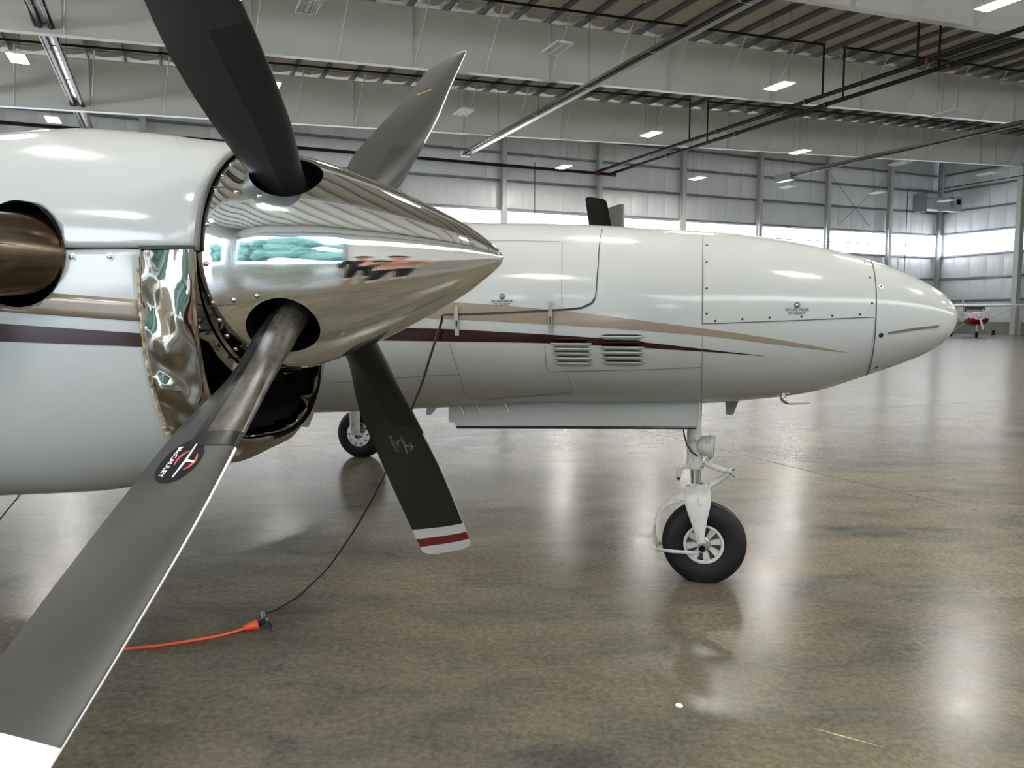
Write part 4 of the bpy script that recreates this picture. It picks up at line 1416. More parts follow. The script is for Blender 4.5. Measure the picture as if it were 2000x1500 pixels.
            xsq = np.concatenate([np.linspace(xa, NX - .6, 40), np.linspace(NX - .65, NX - 1.9, 20)])
            fu = lambda x, T: float(np.interp(-x, [-p[0] for p in T], [p[1] for p in T]))
            o = ribbon('stripe', [(float(x), fu(x, Uq)) for x in xsq], [(float(x), fu(x, Lq)) for x in xsq], nac_side, M[mt], lo, m=4)
            if mt == 'tan':
                cg = G(); cg.tube([(NX - .392, cy_ - .5, NZ + .006), (NX - .392, cy_ - .12, NZ + .006)], .1135, 48)
                md = o.modifiers.new('t', 'SOLIDIFY'); md.thickness = .0008; md.offset = 0; bake(o)
                cut(o, cg)
        # screws with washers on the lower cowl
        for u in (.262, .178):
            disc_on('washer', NX - u, NZ - .002, .0088, nac_side, M['bracket'], lo, off=.001, h=.0015)
            disc_on('cowl_screw', NX - u, NZ - .002, .0055, nac_side, M['screw'], lo, off=.002, h=.0025)
        # step above the polished lip (black gap)
        surfline('cowl_gap', [(NX - .279, NZ + .014), (NX - .112, NZ + .016)], nac_side, M['blackline'], up, .0025, .001)
        surfline('cowl_gap', [(NX - .115, NZ + .016), (NX - .002, NZ + .017)], nac_side, M['blackline'], up, .0075, .001)
        surfline('cowl_gap', [(NX - .1135, NZ - .002), (NX - .1135, NZ - .10)], nac_side, M['blackline'], lo, .0018, .001)
    return up, lo

nacelle(-2.510, True)
nacelle(2.510, False)

# ------------------------------------------------------------------ spinners
SPK = pchip([(0, .263), (.02, .2628), (.15, .250), (.3, .2235), (.45, .190), (.6, .151), (.75, .1075), (.86, .072), (.93, .043), (.975, .0225), (.992, .012), (1.0, .0015)])
SL = .583

def spinner(cy_, yaw, tilt, phi0, near):
    a = Vector((math.cos(tilt) * math.cos(yaw), math.cos(tilt) * math.sin(yaw), math.sin(tilt)))
    w = Vector((-math.sin(yaw), math.cos(yaw), 0)); z = a.cross(w)
    C0 = Vector((-.979, cy_, 1.525))
    g = G(); n = 128
    ts = list(np.linspace(0, .9, 46)) + [.92, .94, .955, .97, .98, .987, .992, .996, 1.0]
    P = [[C0 + a * (t * SL) + (w * math.cos(2 * PI * k / n) + z * math.sin(2 * PI * k / n)) * float(SPK(t)) for k in range(n)] for t in ts]
    g.grid(P, closed_v=True)
    g.f.append(tuple(range(n))); b2 = (len(ts) - 1) * n; g.f.append(tuple(range(b2, b2 + n))[::-1]); g.mi = [0] * len(g.f)
    sp = link('spinner', g, [M['chrome'], M['cavity']], plane, smooth=True, fix=True)
    aB = Vector((math.cos(.032) * math.cos(yaw * 2.1), math.cos(.032) * math.sin(yaw * 2.1), math.sin(.032)))
    Hb = Vector((-.978, cy_ + (.0086 if near else -.0086), 1.519)) + aB * .1491
    for k in range(4):
        f = phi0 + k * PI / 2
        d = (w * math.cos(f) + z * math.sin(f))
        cg = G(); c0 = Hb - a * .008
        cg.tube([c0 + d * .11, c0 + d * .34], .0745, 48)
        cut(sp, cg)
    sp.data.set_sharp_from_angle(angle=math.radians(35))
    def S(t, ang, off=0): 
        return C0 + a * (t * SL) + (w * math.cos(ang) + z * math.sin(ang)) * (float(SPK(t)) + off)
    g = G(); g.lathe([(-.006, .2), (-.006, .2585), (0, .2585)], C0, a, 64); link('backplate', g, M['cavity'], sp)  # painted black to put shade behind the spinner rim
    if near:
        mid = phi0 + math.radians(135)
        for q in range(4):
            base = mid + q * PI / 2
            offs = [-45, -36, -27, -9, 9, 27, 36]
            pos = [(.035, o) for o in offs] + [(.115, 26.5), (.115, -26.5), (.20, 25.5), (.20, -25.5)]
            for t, o_ in pos:
                if q in (1, 3) and False: continue
                ang = base + math.radians(o_)
                p = S(t, ang); nn = (w * math.cos(ang) + z * math.sin(ang)).normalized()
                g = G(); g.lathe([(-.001, .0058), (.0016, .0056), (.0034, .0040), (.0040, .0015), (.0028, .0012), (.0025, .0003)], p, nn, 12)
                link('spinner_screw', g, M['screw'], sp, smooth=True, angle=40)
            # closing plates behind each blade
            bl = base + math.radians(45)
            for sgn in (-1, 1):
                g = G(); an = bl + sgn * math.radians(16.5)
                P = [[S(t, an - math.radians(.22), .0007) for t in np.linspace(0, .135, 12)], [S(t, an + math.radians(.22), .0007) for t in np.linspace(0, .135, 12)]]
                g.grid(P); link('plate_seam', g, M['sealgrey'], sp, smooth=True)
    return sp

spn = spinner(-2.510, -.02, .005, .6917, True)
spf = spinner(2.510, .02, .005, math.radians(51), False)

# ------------------------------------------------------------------ propeller blades
KR = np.array([.2, .35, .5, .7, .9, 1.18])
BLE = np.array([.0349, .0621, .0734, .0821, .0789, .0745])
BTE = np.array([.0642, .0880, .11, .1054, .098, .0929])
BBT = np.array([-.1851, -.2971, -.1662, -.0144, .149, .295])
def herm(kv, r):
    mt = np.gradient(kv, KR); i = int(np.clip(np.searchsorted(KR, r) - 1, 0, len(KR) - 2)); h = KR[i + 1] - KR[i]
    t = min(max((r - KR[i]) / h, -.5), 1.1)
    return float((2 * t**3 - 3 * t**2 + 1) * kv[i] + (t**3 - 2 * t**2 + t) * h * mt[i] + (-2 * t**3 + 3 * t**2) * kv[i + 1] + (t**3 - t**2) * h * mt[i + 1])
BTH = pchip([(.08, .072), (.2, .070), (.28, .056), (.38, .040), (.5, .029), (.7, .020), (.9, .014), (1.1, .009), (1.18, .006)])
RT = 1.18

class Blade:
    def __init__(s, Hb, a, w, z, f, cone=-.0233):
        s.a = a; s.R = w * math.cos(f) + z * math.sin(f); s.n = -w * math.sin(f) + z * math.cos(f); s.H = Hb; s.cone = cone
    def chord(s, r):
        le, te = herm(BLE, r), herm(BTE, r)
        if r < .26:   # round shank
            k = min(1, max(0, (.26 - r) / .10)); le = le * (1 - k) + .037 * k; te = te * (1 - k) + .037 * k
        d = (RT - r) / .035
        if d < 1:
            d = max(d, 0); q = .030 * (1 - math.sqrt(max(0, 1 - (1 - d)**2)))
            le -= q; te -= q * 1.3
        return le, te
    def pt(s, r, v, side, off=0.0):
        """v 0 at the leading edge .. 1 trailing edge; side +1/-1 (+n / -n)"""
        le, te = s.chord(r); B = herm(BBT, r)
        e = s.a * math.cos(B) + s.n * math.sin(B)
        tn = (s.n * math.cos(B) - s.a * math.sin(B))
        th = float(BTH(r)); 
        k = min(1, max(0, (r - .2) / .18)); k = k * k * (3 - 2 * k)
        circ = math.sqrt(max(0, 1 - (2 * v - 1)**2)) * .5
        foil = .5 * 2.6 * (math.sqrt(max(v, 0)) * (1 - v)) if v < 1 else 0
        foil = min(foil, .5)
        h = th * (circ * (1 - k) + foil * k)
        camber = .012 * k * math.sin(PI * v) * (1 - .5 * (r > 1.0))
        x = le - v * (le + te)
        return s.H + s.R * r + s.a * (s.cone * r) + e * x + tn * (side * (h + off) + camber * 0)
    def nrm(s, r):
        B = herm(BBT, r); return (s.n * math.cos(B) - s.a * math.sin(B))

VS = [0, .004, .015, .035, .07, .12, .2, .3, .4, .5, .6, .7, .8, .88, .94, .98, 1.0]
def patch(name, B, rs_, vs_, side, off, mat, parent, smooth=True):
    g = G()
    if side == 0:   # wraps the leading edge
        vv = [(v, 1) for v in reversed(vs_)] + [(v, -1) for v in vs_[1:]]
    else: vv = [(v, side) for v in vs_]
    P = []
    for r in rs_:
        P.append([B.pt(r, v, sd, off) - (((B.R) * 0)) + ((B.a * off) if v == 0 else Vector((0, 0, 0))) for v, sd in vv])
    g.grid(P)
    return link(name, g, mat, parent, smooth=smooth)

def logo(B, r0, x0, side, parent, faint=False, sc_=1.0):
    """round maker's emblem lying flat on the blade; r0 radius station, x0 chordwise offset of its centre (towards LE)"""
    def Q(p, q, off):
        """p along the blade outwards, q towards the leading edge (m)"""
        r = r0 + p; le, te = B.chord(r); v = (le - (x0 + q)) / (le + te)
        return B.pt(r, min(max(v, .001), .999), side, off)
    d = link('emblem', G(), M['decalblack'], parent)
    if not faint:
        g = G(); ring = [Q(.047 * sc_ * math.cos(t), .047 * sc_ * math.sin(t), .0006) for t in np.linspace(0, 2 * PI, 49)[:-1]]
        g.v = [tuple(p) for p in ring]; g.f = []; 
        g = G(); P = [[Q(k_ * .052 * math.cos(t), -.003 + k_ * .049 * math.sin(t), .0006) for t in np.linspace(0, 2 * PI, 49)[:-1]] for k_ in (.02, .25, .5, .75, 1)]
        g.grid(P, closed_v=True)
        old = d.data; me = bpy.data.meshes.new('emblem'); me.from_pydata(g.v, [], g.f); me.materials.append(M['decalblack']); d.data = me; bpy.data.meshes.remove(old)
    wm = M['decalgrey'] if faint else M['decalwhite']
    if faint:
        old = d.data; me = bpy.data.meshes.new('emblem'); me.from_pydata([tuple(Q(.0, .0, .0006)), tuple(Q(.002, .0, .0006)), tuple(Q(.0, .002, .0006))], [], [(0, 1, 2)]); me.materials.append(wm); d.data = me; bpy.data.meshes.remove(old)
    # three-blade symbol: centre (cx) towards the LE half
    cx = .012
    sg = -1 if side < 0 else 1
    for ang, ln in ((178, .039), (-8, .039), (78, .024)):
        t = math.radians(ang); dx, dy = math.cos(t), math.sin(t)
        g = G(); pl = []
        w0, w1 = .0034, .0018
        for (q, wd) in ((0, w0), (ln * .5, (w0 + w1) * .5), (ln, w1)):
            pl.append([Q(dx * q - dy * wd, cx + dy * q + dx * wd, .0010), Q(dx * q + dy * wd, cx + dy * q - dx * wd, .0010)])
        g.grid(pl); link('emblem_propeller', g, wm, d)
    for (t0, t1) in ((20, 130), (190, 300)):
        g = G(); P = []
        for t in np.linspace(t0, t1, 20):
            tt = math.radians(t); u = (t - t0) / (t1 - t0); wd = .0028 * math.sin(PI * min(max(u, .05), .95)) + .0004
            P.append([Q((.023 + wd) * math.cos(tt), cx + (.023 + wd) * math.sin(tt), .0008), Q((.023 - wd) * math.cos(tt), cx + (.023 - wd) * math.sin(tt), .0008)])
        g.grid(P); link('emblem_arc', g, M['decalgrey'] if faint else M['decalred'], d)
    me = text_mesh('McCAULEY', .0170, .0005)
    # lettering reads along the blade outwards, above the symbol towards the trailing edge
    for v_ in me.vertices:
        tx, ty = v_.co.x, v_.co.y
        v_.co = Q(tx * .88, -.030 + (ty) * (1 if True else -1), .0012)
    me.materials.append(wm)
    o = bpy.data.objects.new('lettering', me); COL.objects.link(o); o.parent = d
    return d

def blade(cy_, yaw, phi0, k, near, H0y):
    tl = .032
    a = Vector((math.cos(tl) * math.cos(yaw), math.cos(tl) * math.sin(yaw), math.sin(tl)))
    w = Vector((-math.sin(yaw), math.cos(yaw), 0)); z = a.cross(w)
    Hb = Vector((-.978, H0y, 1.519)) + a * .1491
    B = Blade(Hb, a, w, z, phi0 + k * PI / 2)
    rs_ = list(np.linspace(.10, 1.10, 56)) + [1.115, 1.13, 1.14, 1.146, 1.152, 1.158, 1.164, 1.169, 1.173, 1.176, 1.178, 1.1795, 1.18]
    g = G(); P = []
    for r in rs_:
        P.append([B.pt(r, v, 1) for v in VS] + [B.pt(r, v, -1) for v in reversed(VS[1:-1])])
    n = len(P[0]); g.grid(P, closed_v=True); g.f.append(tuple(range(n))); b2 = (len(rs_) - 1) * n; g.f.append(tuple(range(b2, b2 + n))[::-1]); g.mi = [0] * len(g.f)
    dark = k in (1, -1)
    bl = link('propeller_blade', g, M['blade'], plane, smooth=True, angle=60, fix=True)
    if not near: return bl
    vis = -1 if k in (2, -1) else 1
    # de-icing boot over the leading edge
    rb = np.linspace(.165, .545, 24)
    def bootv(r): return .42 if r < .3 else .42 - .0 * r
    g = G(); P = []
    for r in rb:
        vv = [(v, 1) for v in (.44, .4, .3, .2, .12, .06, .02, .004)] + [(0, 1)] + [(v, -1) for v in (.004, .02, .06, .12, .2, .3, .4, .44)]
        P.append([B.pt(r, v, sd, .0012) + (B.a * .0012 if v == 0 else Vector((0, 0, 0))) for v, sd in vv])
    g.grid(P); bt = link('deice_boot', g, M['boot'] if k == 2 else M['bootshade'], bl, smooth=True)  # lighter boot on the lit blade, darkened shade copy on the others
    # dark rubber border round the boot
    g = G()
    for sd in (1, -1):
        P = [[B.pt(r, v, sd, .0009) for v in (.44, .50, .56)] for r in list(rb) + [.575]]
        g.grid(P)
        P = [[B.pt(r, v, sd, .0018) for v in (.425, .45)] for r in rb]
        g.grid(P)
        P = [[B.pt(r, v, sd, .0010) for v in (.001, .05, .1, .2, .3, .4, .5, .56)] for r in (.545, .56, .578)]
        g.grid(P)
    link('boot_border', g, M['bootedge'] if k == 2 else M['blade'], bt, smooth=True)
    # bright leading edge strip
    re_ = list(np.linspace(.58, 1.165, 40))
    patch('leading_edge', B, re_, [0, .003, .007, .011], 0, .0006, M['edge'], bl)
    # tip bands on the side that carries the emblem
    bands = {-1: [(1.038, 1.087, 'tipwhite'), (1.087, 1.130, 'tipred'), (1.130, 1.1798, 'tipwhite')], 2: [(1.105, 1.1798, 'tipwhite')]}
    for (r0, r1, mt) in bands.get(k, []):
        patch('tip_band', B, list(np.linspace(r0, r1, 24)), [0.0005, .004, .015, .035, .07, .12, .2, .3, .4, .5, .6, .7, .8, .88, .94, .98, .9995], vis, .0011, M[mt], bl)
    if k == 2: logo(B, .613, -.023, vis, bl)
    if k == -1: logo(B, .63, -.005, vis, bl, faint=True)
    if k == 0:
        patch('yellow_mark', B, [.905, .911], [.38, .45, .5, .55, .6, .65, .70], 1, .001, M['yellow'], bl)
    if k == 2:
        g = G(); P = [[B.pt(.262 + .034 * u, .80 + .1 * v_ - .05 * u, vis, .001) for v_ in (0, 1)] for u in (0, .5, 1)]
        g.grid(P); link('serial_plate', g, M['bracket'], bl)
    return bl

for k in (2, 1, 0, -1):
    blade(-2.51, -.0421, .6917, k, True, -2.5014)
for k in range(4):
    blade(2.51, .0421, math.radians(51), k, False, 2.5014)

# ================================================================== cords on the floor
def pxfloor(px, py):
    p = math.radians(4.96); cp_, sp_ = math.cos(p), math.sin(p)
    d = Vector((px - 1000, (750 - py) * sp_ + 1520 * cp_, (750 - py) * cp_ - 1520 * sp_))
    t = -1.4 / d.z
    return Vector((d.x * t, d.y * t, 0))
# the black lead hangs from the hatch to the floor and runs towards the camera
cord = [(-.343, 3.84, 1.405), (-.352, 3.85, 1.36), (-.40, 3.86, 1.22), (-.45, 3.88, 1.07), (-.508, 3.90, .93), (-.575, 3.92, .74), (-.66, 3.93, .58), (-.74, 3.93, .43), (-.81, 3.93, .31), (-.87, 3.92, .22),
        (-.95, 3.90, .11), (-1.02, 3.87, .045), (-1.06, 3.80, .012), (-1.10, 3.70, .008), (-1.125, 3.62, .008), (-1.15, 3.55, .015), (-1.165, 3.53, .02)]
def spline(pts, n):
    pts = [Vector(p) for p in pts]; out = []
    for i in range(len(pts) - 1):
        p0_, p1, p2, p3 = pts[max(i - 1, 0)], pts[i], pts[i + 1], pts[min(i + 2, len(pts) - 1)]
        for j in range(n):
            t = j / n
            out.append(.5 * ((2 * p1) + (p2 - p0_) * t + (2 * p0_ - 5 * p1 + 4 * p2 - p3) * t * t + (-p0_ + 3 * p1 - 3 * p2 + p3) * t**3))
    out.append(pts[-1]); return out
def toward(p, q):
    c_ = Vector((0, 0, 1.4)); return tuple(c_ + (Vector(p) - c_) * q)
cord = [toward(p, .972 + .028 * min(max((1.0 - p[2]) / .9, 0), 1)) for p in cord]
g = G(); g.tube(spline(cord, 5), .0062, 8)
pc_ = tag(link('power_cord', g, M['black'], smooth=True), 'black power lead hanging from the airplane hatch down to the floor', 'cord')
# its plug with a loose strap
e0 = Vector(cord[-1])
ends = [pxfloor(516, 1220), pxfloor(503, 1226)]
g = G(); g.tube([e0, (ends[0].x, ends[0].y, .018), (ends[1].x, ends[1].y, .016)], [.010, .014, .014], 10)
link('plug', g, M['black'], pc_, smooth=True, angle=50)
s1_ = pxfloor(535, 1236)
g = G(); g.tube([(ends[0].x + .01, ends[0].y, .03), ((ends[0].x + s1_.x) / 2, (ends[0].y + s1_.y) / 2, .03), (s1_.x, s1_.y, .006)], [.006, .010, .007], 6, flat=.4)
link('cable_tie', g, M['black'], pc_, smooth=True)
oc = [pxfloor(x, y) + Vector((0, 0, h)) for x, y, h in ((478, 1234, .016), (455, 1240, .012), (420, 1248, .010), (370, 1256, .009), (310, 1265, .009), (250, 1271, .009), (150, 1283, .009), (0, 1300, .009), (-250, 1310, .009), (-700, 1330, .009))]
g = G(); g.tube(spline(oc, 4), .0068, 8)
ocd = tag(link('extension_cord', g, M['orange'], smooth=True), 'orange extension cord lying on the concrete floor behind the lower left blade', 'cord')
a_, b_ = pxfloor(478, 1234), pxfloor(502, 1228)
g = G()
ps = [a_.lerp(b_, t) + Vector((0, 0, .018)) for t in (-.15, 0, .12, .25, .38, .5, .6, .8, .95, 1.0)]
g.tube(ps, [.009, .012, .013, .016, .016, .019, .019, .021, .024, .021], 12)
link('socket', g, M['orange'], ocd, smooth=True, angle=40)

# ================================================================== the small high-wing airplane far away by the right wall
fx, fy = 31.9, 53.6
hd = math.atan2(-.86, -.51) + math.radians(9)          # heading towards the camera, a little to the right
sp2 = thing('small_airplane', 'small white and dark red high-wing airplane parked far off by the right wall', 'airplane', (fx, fy, 0), hd)
secs2 = [(.95, .34, 1.38, .20), (.85, .54, 1.34, .32), (.55, .64, 1.28, .42), (.0, .68, 1.25, .47), (-.6, .70, 1.26, .52), (-1.2, .68, 1.36, .62), (-2.2, .54, 1.46, .55), (-3.2, .42, 1.45, .42), (-4.6, .2, 1.5, .22), (-6.0, .06, 1.6, .12)]
g = G(); P = []
for (x, hw_, zc, hh) in secs2:
    P.append([(x, hw_ * math.copysign(abs(math.cos(a))**.75, math.cos(a)), zc + hh * math.copysign(abs(math.sin(a))**.75, math.sin(a))) for a in np.linspace(0, 2 * PI, 33)[:-1]])
g.grid(P, closed_v=True); g.f.append(tuple(range(32))); g.f.append(tuple(range(32 * 9, 320))[::-1]); g.mi = [0] * len(g.f)
for i, f_ in enumerate(g.f):
    zc = sum(g.v[q][2] for q in f_) / len(f_); xc = sum(g.v[q][0] for q in f_) / len(f_)
    g.mi[i] = 1 if zc < 1.27 - .05 * max(0, -xc) and len(f_) == 4 else 0
link('fuselage', g, [M['trainer'], M['red']], sp2, smooth=True, fix=True, angle=50)
for s in (-1, 1):
    g = G(); P = []
    for (y, xl, c) in ((s * .0, -.75, 1.6), (s * 2.6, -.75, 1.6), (s * 5.5, -.85, 1.15)):
        P.append([(xl - u * c, y, 2.12 + .02 * abs(y) * .5 + t_ * c) for (u, t_) in ((0, 0), (.05, .04), (.3, .07), (.7, .04), (1, 0), (.5, -.03), (.1, -.03))])
    g.grid(P, closed_v=True); g.f.append(tuple(range(7))); g.f.append(tuple(range(14, 21))[::-1]); g.mi = [0] * len(g.f)
    link('wing', g, M['trainer'], sp2, fix=True)
    g = G(); g.tube([(-1.0, s * .5, 1.0), (-1.2, s * 2.6, 2.1)], .04, 6); link('wing_strut', g, M['fixture'], sp2)
    g = G(); g.tube([(-1.6, s * .3, 1.0), (-1.65, s * .9, .62), (-1.65, s * 1.25, .28)], .04, 6, flat=.5); link('gear_leg', g, M['fixture'], sp2)
    g = G(); g.tube([(-1.65, s * 1.22, .21), (-1.65, s * 1.38, .21)], .21, 20); t_ = link('tyre', g, M['rubber'], sp2, smooth=True, angle=50)
    g = G(); g.tube([(-1.65, s * 1.215, .21), (-1.65, s * 1.385, .21)], .09, 12); link('hub', g, M['fixture'], t_)
g = G(); g.box(-1.9, -.95, -.6, .6, 1.72, 2.14); link('cabin_glass', g, M['windshield'], sp2)
for y in (-.5, .5):
    g = G(); g.tube([(-.80, y * .95, 1.72), (-1.15, y, 2.12)], .03, 6); link('window_post', g, M['trainer'], sp2)
g = G(); g.tube([(.05, 0, .85), (.10, 0, .42)], .045, 8); link('nose_strut', g, M['fixture'], sp2)
g = G(); g.tube([(.10, -.07, .175), (.10, .07, .175)], .175, 20); link('tyre', g, M['rubber'], sp2, smooth=True, angle=50)
g = G(); g.lathe([(0, .15), (.1, .14), (.25, .08), (.32, .01)], (.95, 0, 1.42), (1, 0, 0), 16); link('spinner', g, M['trainer'], sp2, smooth=True)
for an_ in (45, -75, 165):
    ry, rz_ = math.cos(math.radians(an_)), math.sin(math.radians(an_))
    g = G(); P = []
    d = Vector((0, ry, rz_)).normalized(); pn = Vector((0, -d.z, d.y))
    for (r, w_) in ((.05, .05), (.3, .07), (.6, .065), (.92, .04)):
        c = Vector((1.02, 0, 1.42)) + d * r
        P.append([c + pn * w_, c + Vector((.012, 0, 0)), c - pn * w_, c - Vector((.012, 0, 0))])
    g.grid(P, closed_v=True); g.f.append((0, 1, 2, 3)); g.f.append((12, 13, 14, 15)); g.mi = [0] * len(g.f)
    pb = link('propeller_blade', g, M['trainer'], sp2, fix=True)
for s in (-1, 1):
    g = G(); g.lathe([(.0, .11), (.02, .11), (.02, .001)], (.86, s * .26, 1.44), (1, 0, 0), 16); link('air_inlet', g, M['cavity'], sp2)
g = G(); g.lathe([(0, .07), (.02, .001)], (.80, .0, 1.24), (1, 0, 0), 12); link('landing_light', g, M['glass'], sp2)
g = G(); g.add([(-5.2, -.03, 1.6), (-6.1, -.03, 1.6), (-6.4, -.02, 2.75), (-6.0, -.02, 2.75), (-5.2, .03, 1.6), (-6.1, .03, 1.6), (-6.4, .02, 2.75), (-6.0, .02, 2.75)],
             [(0, 1, 2, 3), (7, 6, 5, 4), (0, 4, 5, 1), (1, 5, 6, 2), (2, 6, 7, 3), (3, 7, 4, 0)])
link('tail_fin', g, M['trainer'], sp2, fix=True)
g = G(); g.box(-6.2, -5.4, -1.6, 1.6, 1.62, 1.68); link('tailplane', g, M['trainer'], sp2)
ch = thing('wheel_chock', 'small yellow chock against the wheel of the small parked airplane', 'chock', (0, 0, 0), 0)
pw_ = Matrix.Rotation(hd, 3, 'Z') @ Vector((-1.38, 1.30, 0)) + Vector((fx, fy, 0))
ch.location = pw_
g = G(); g.add([(-.1, -.1, 0), (.1, -.1, 0), (.1, .1, 0), (-.1, .1, 0), (-.03, -.1, .11), (.03, -.1, .11), (.03, .1, .11), (-.03, .1, .11)],
             [(3, 2, 1, 0), (4, 5, 6, 7), (0, 1, 5, 4), (1, 2, 6, 5), (2, 3, 7, 6), (3, 0, 4, 7)])
link('wedge', g, M['yellow'], ch)

# ================================================================== people behind the camera (they show as reflections in the polished metal)
def skinned(name, verts, edges, radii, mat, parent, root=0, lv=2):
    me = bpy.data.meshes.new(name); me.from_pydata([Vector(v) for v in verts], edges, [])
    o = bpy.data.objects.new(name, me); COL.objects.link(o); o.parent = parent
    me.materials.append(mat)
    o.modifiers.new('skin', 'SKIN')
    if not me.skin_vertices: 
        pass
    sk = me.skin_vertices[0].data if me.skin_vertices else None
    if sk:
        for i, r in enumerate(radii):
            sk[i].radius = r if isinstance(r, tuple) else (r, r); sk[i].use_root = (i == root)
    s = o.modifiers.new('s', 'SUBSURF'); s.levels = lv; s.render_levels = lv
    bpy.context.view_layer.update()
    bake(o)
    me2 = o.data
    if not me2.materials: me2.materials.append(mat)
    me2.polygons.foreach_set('use_smooth', [True] * len(me2.polygons))
    return o

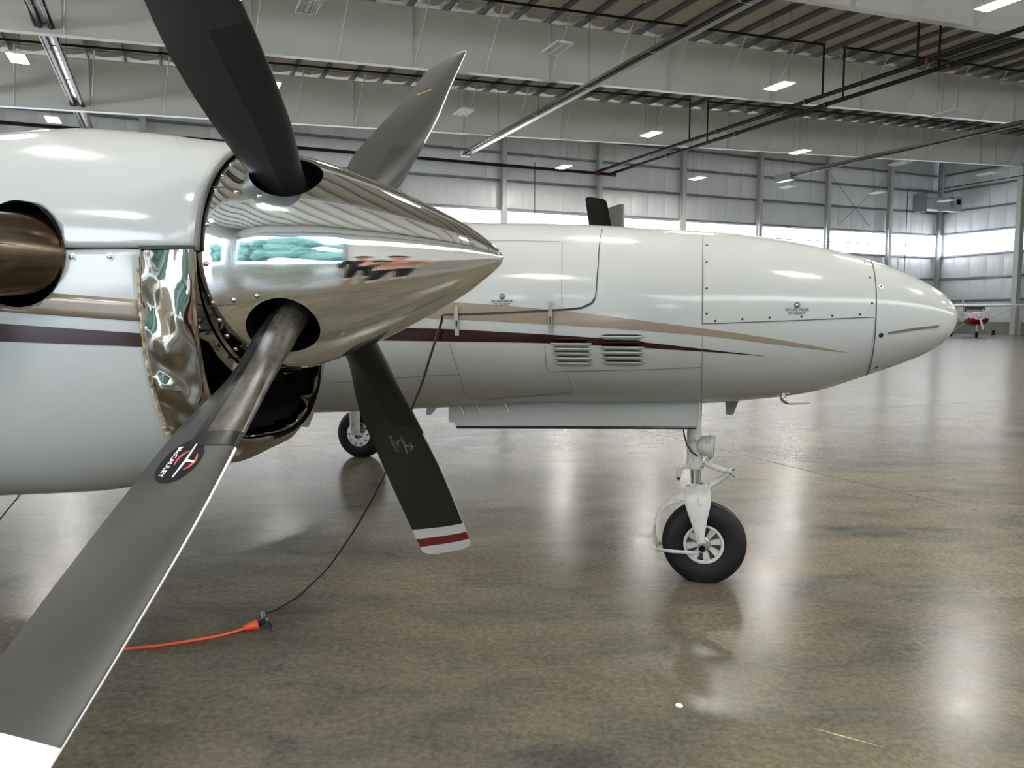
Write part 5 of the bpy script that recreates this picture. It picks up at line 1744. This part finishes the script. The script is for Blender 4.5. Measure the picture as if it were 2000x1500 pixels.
def person(label, loc, rz, top, legs, hold=True):
    t = thing('person', label, 'person', loc, rz)
    # body: pelvis, spine, head, legs (local +y is where the figure looks)
    V = [(0, 0, .90), (0, 0, 1.02), (0, 0, 1.18), (0, -.01, 1.32), (0, 0, 1.40), (0, .01, 1.46), (0, .02, 1.53), (0, .02, 1.60)]
    R_ = [(.15, .11), (.14, .10), (.15, .11), (.14, .10), (.055, .055), (.055, .055), (.075, .09), (.065, .08)]
    E_ = [(0, 1), (1, 2), (2, 3), (3, 4), (4, 5), (5, 6), (6, 7)]
    for s in (-1, 1):
        b0 = len(V)
        V += [(s * .10, 0, .82), (s * .12, .01, .48), (s * .125, -.01, .09), (s * .13, .06, .045), (s * .135, .14, .035)]
        R_ += [.085, .058, .036, .038, .03]
        E_ += [(0, b0), (b0, b0 + 1), (b0 + 1, b0 + 2), (b0 + 2, b0 + 3), (b0 + 3, b0 + 4)]
        b0 = len(V)
        if hold: arm = [(s * .19, 0, 1.34), (s * .27, .06, 1.12), (s * .13, .27, 1.30), (s * .085, .335, 1.345)]
        else: arm = [(s * .19, 0, 1.34), (s * .25, -.01, 1.08), (s * .24, .08, .86), (s * .235, .10, .80)]
        V += arm; R_ += [.055, .042, .027, .024]
        E_ += [(3, b0), (b0, b0 + 1), (b0 + 1, b0 + 2), (b0 + 2, b0 + 3)]
        hx, hy, hz = arm[3]
        # fingers and thumb
        dv = (Vector(arm[3]) - Vector(arm[2])).normalized()
        for q in range(4):
            b1 = len(V); oz = -.024 + .016 * q
            base = Vector(arm[3]) + dv * .035 + Vector((0, 0, oz))
            V += [tuple(base), tuple(base + dv * .03 + Vector((-s * .006, .004, 0))), tuple(base + dv * .045 + Vector((-s * .022, .0, 0)))]
            R_ += [.0095, .0085, .007]
            E_ += [(b0 + 3, b1), (b1, b1 + 1), (b1 + 1, b1 + 2)]
        b1 = len(V); base = Vector(arm[3]) + Vector((-s * .012, -.004, -.02))
        V += [tuple(base + Vector((-s * .012, .01, -.01))), tuple(base + Vector((-s * .03, .02, .0)))]
        R_ += [.011, .009]; E_ += [(b0 + 3, b1), (b1, b1 + 1)]
    body = skinned('body', V, E_, R_, M['skin'], t, 0, 2)
    # face
    for s in (-1, 1):
        g = G(); g.lathe([(0, .013), (.006, .009), (.008, .001)], (s * .031, .098, 1.575), (0, 1, 0), 10); link('eye', g, M['decalwhite'], body, smooth=True)
        g = G(); g.tube([(s * .078, .02, 1.545), (s * .084, .015, 1.57), (s * .078, .01, 1.59)], [.008, .012, .008], 6); link('ear', g, M['skin'], body, smooth=True)
    g = G(); g.tube([(0, .095, 1.585), (0, .118, 1.548), (0, .1, 1.54)], [.008, .014, .010], 6); link('nose', g, M['skin'], body, smooth=True)
    g = G(); g.tube([(-.024, .094, 1.515), (0, .102, 1.513), (.024, .094, 1.515)], .006, 6); link('mouth', g, M['red'], body, smooth=True)
    # hair cap
    bm = bmesh.new(); bmesh.ops.create_uvsphere(bm, u_segments=20, v_segments=12, radius=1, matrix=Matrix.Translation((0, .0, 1.595)) @ Matrix.Diagonal((.097, .112, .105, 1)))
    bmesh.ops.delete(bm, geom=[v_ for v_ in bm.verts if (v_.co.y > .055 and v_.co.z < 1.63) or v_.co.z < 1.50], context='VERTS')
    me = bpy.data.meshes.new('hair'); bm.to_mesh(me); bm.free(); me.materials.append(M['hair'])
    me.polygons.foreach_set('use_smooth', [True] * len(me.polygons))
    o = bpy.data.objects.new('hair', me); COL.objects.link(o); o.parent = t
    # shirt
    V = [(0, 0, .86), (0, 0, 1.0), (0, 0, 1.18), (0, -.01, 1.32), (0, 0, 1.385)]; R_ = [(.19, .145), (.18, .135), (.185, .14), (.165, .12), (.075, .07)]
    E_ = [(0, 1), (1, 2), (2, 3), (3, 4)]
    for s in (-1, 1):
        b0 = len(V)
        if hold: V += [(s * .20, 0, 1.34), (s * .275, .06, 1.12), (s * .155, .23, 1.27)]
        else: V += [(s * .20, 0, 1.34), (s * .255, -.01, 1.08), (s * .245, .06, .90)]
        R_ += [.075, .062, .044]; E_ += [(3, b0), (b0, b0 + 1), (b0 + 1, b0 + 2)]
    skinned('shirt', V, E_, R_, top, t, 1, 2)
    V = [(0, 0, .93), (0, 0, .86)]; R_ = [(.175, .13), (.17, .13)]; E_ = [(0, 1)]
    for s in (-1, 1):
        b0 = len(V); V += [(s * .10, 0, .78), (s * .12, .01, .48), (s * .125, -.005, .16)]; R_ += [.105, .080, .062]
        E_ += [(1, b0), (b0, b0 + 1), (b0 + 1, b0 + 2)]
    skinned('trousers', V, E_, R_, legs, t, 0, 2)
    for s in (-1, 1):
        g = G(); g.tube([(s * .125, -.06, .05), (s * .125, .0, .055), (s * .13, .08, .045), (s * .135, .17, .03)], [.045, .05, .045, .028], 12, flat=1.0)
        for i_, v_ in enumerate(g.v): g.v[i_] = (v_[0], v_[1], max(v_[2], .002))
        link('shoe', g, M['shoe'], t, smooth=True)
    return t

person('person in a pink shirt and dark trousers taking the photo with a phone', (.22, -.42, 0), .15, M['pink'], M['navy'])
person('person in dark clothes standing behind the photographer', (.0, -1.15, 0), 0, M['navy'], M['navy'], hold=False)
ph = thing('phone', 'black phone held up by the photographer', 'phone', (.03, -.065, 1.365))
g = G(); g.box(-.078, .078, -.004, .004, -.035, .038); link('phone_case', g, M['black'], ph)
g = G(); g.box(-.070, .070, -.0048, -.004, -.033, .036); link('screen', g, M['windshield'], ph)
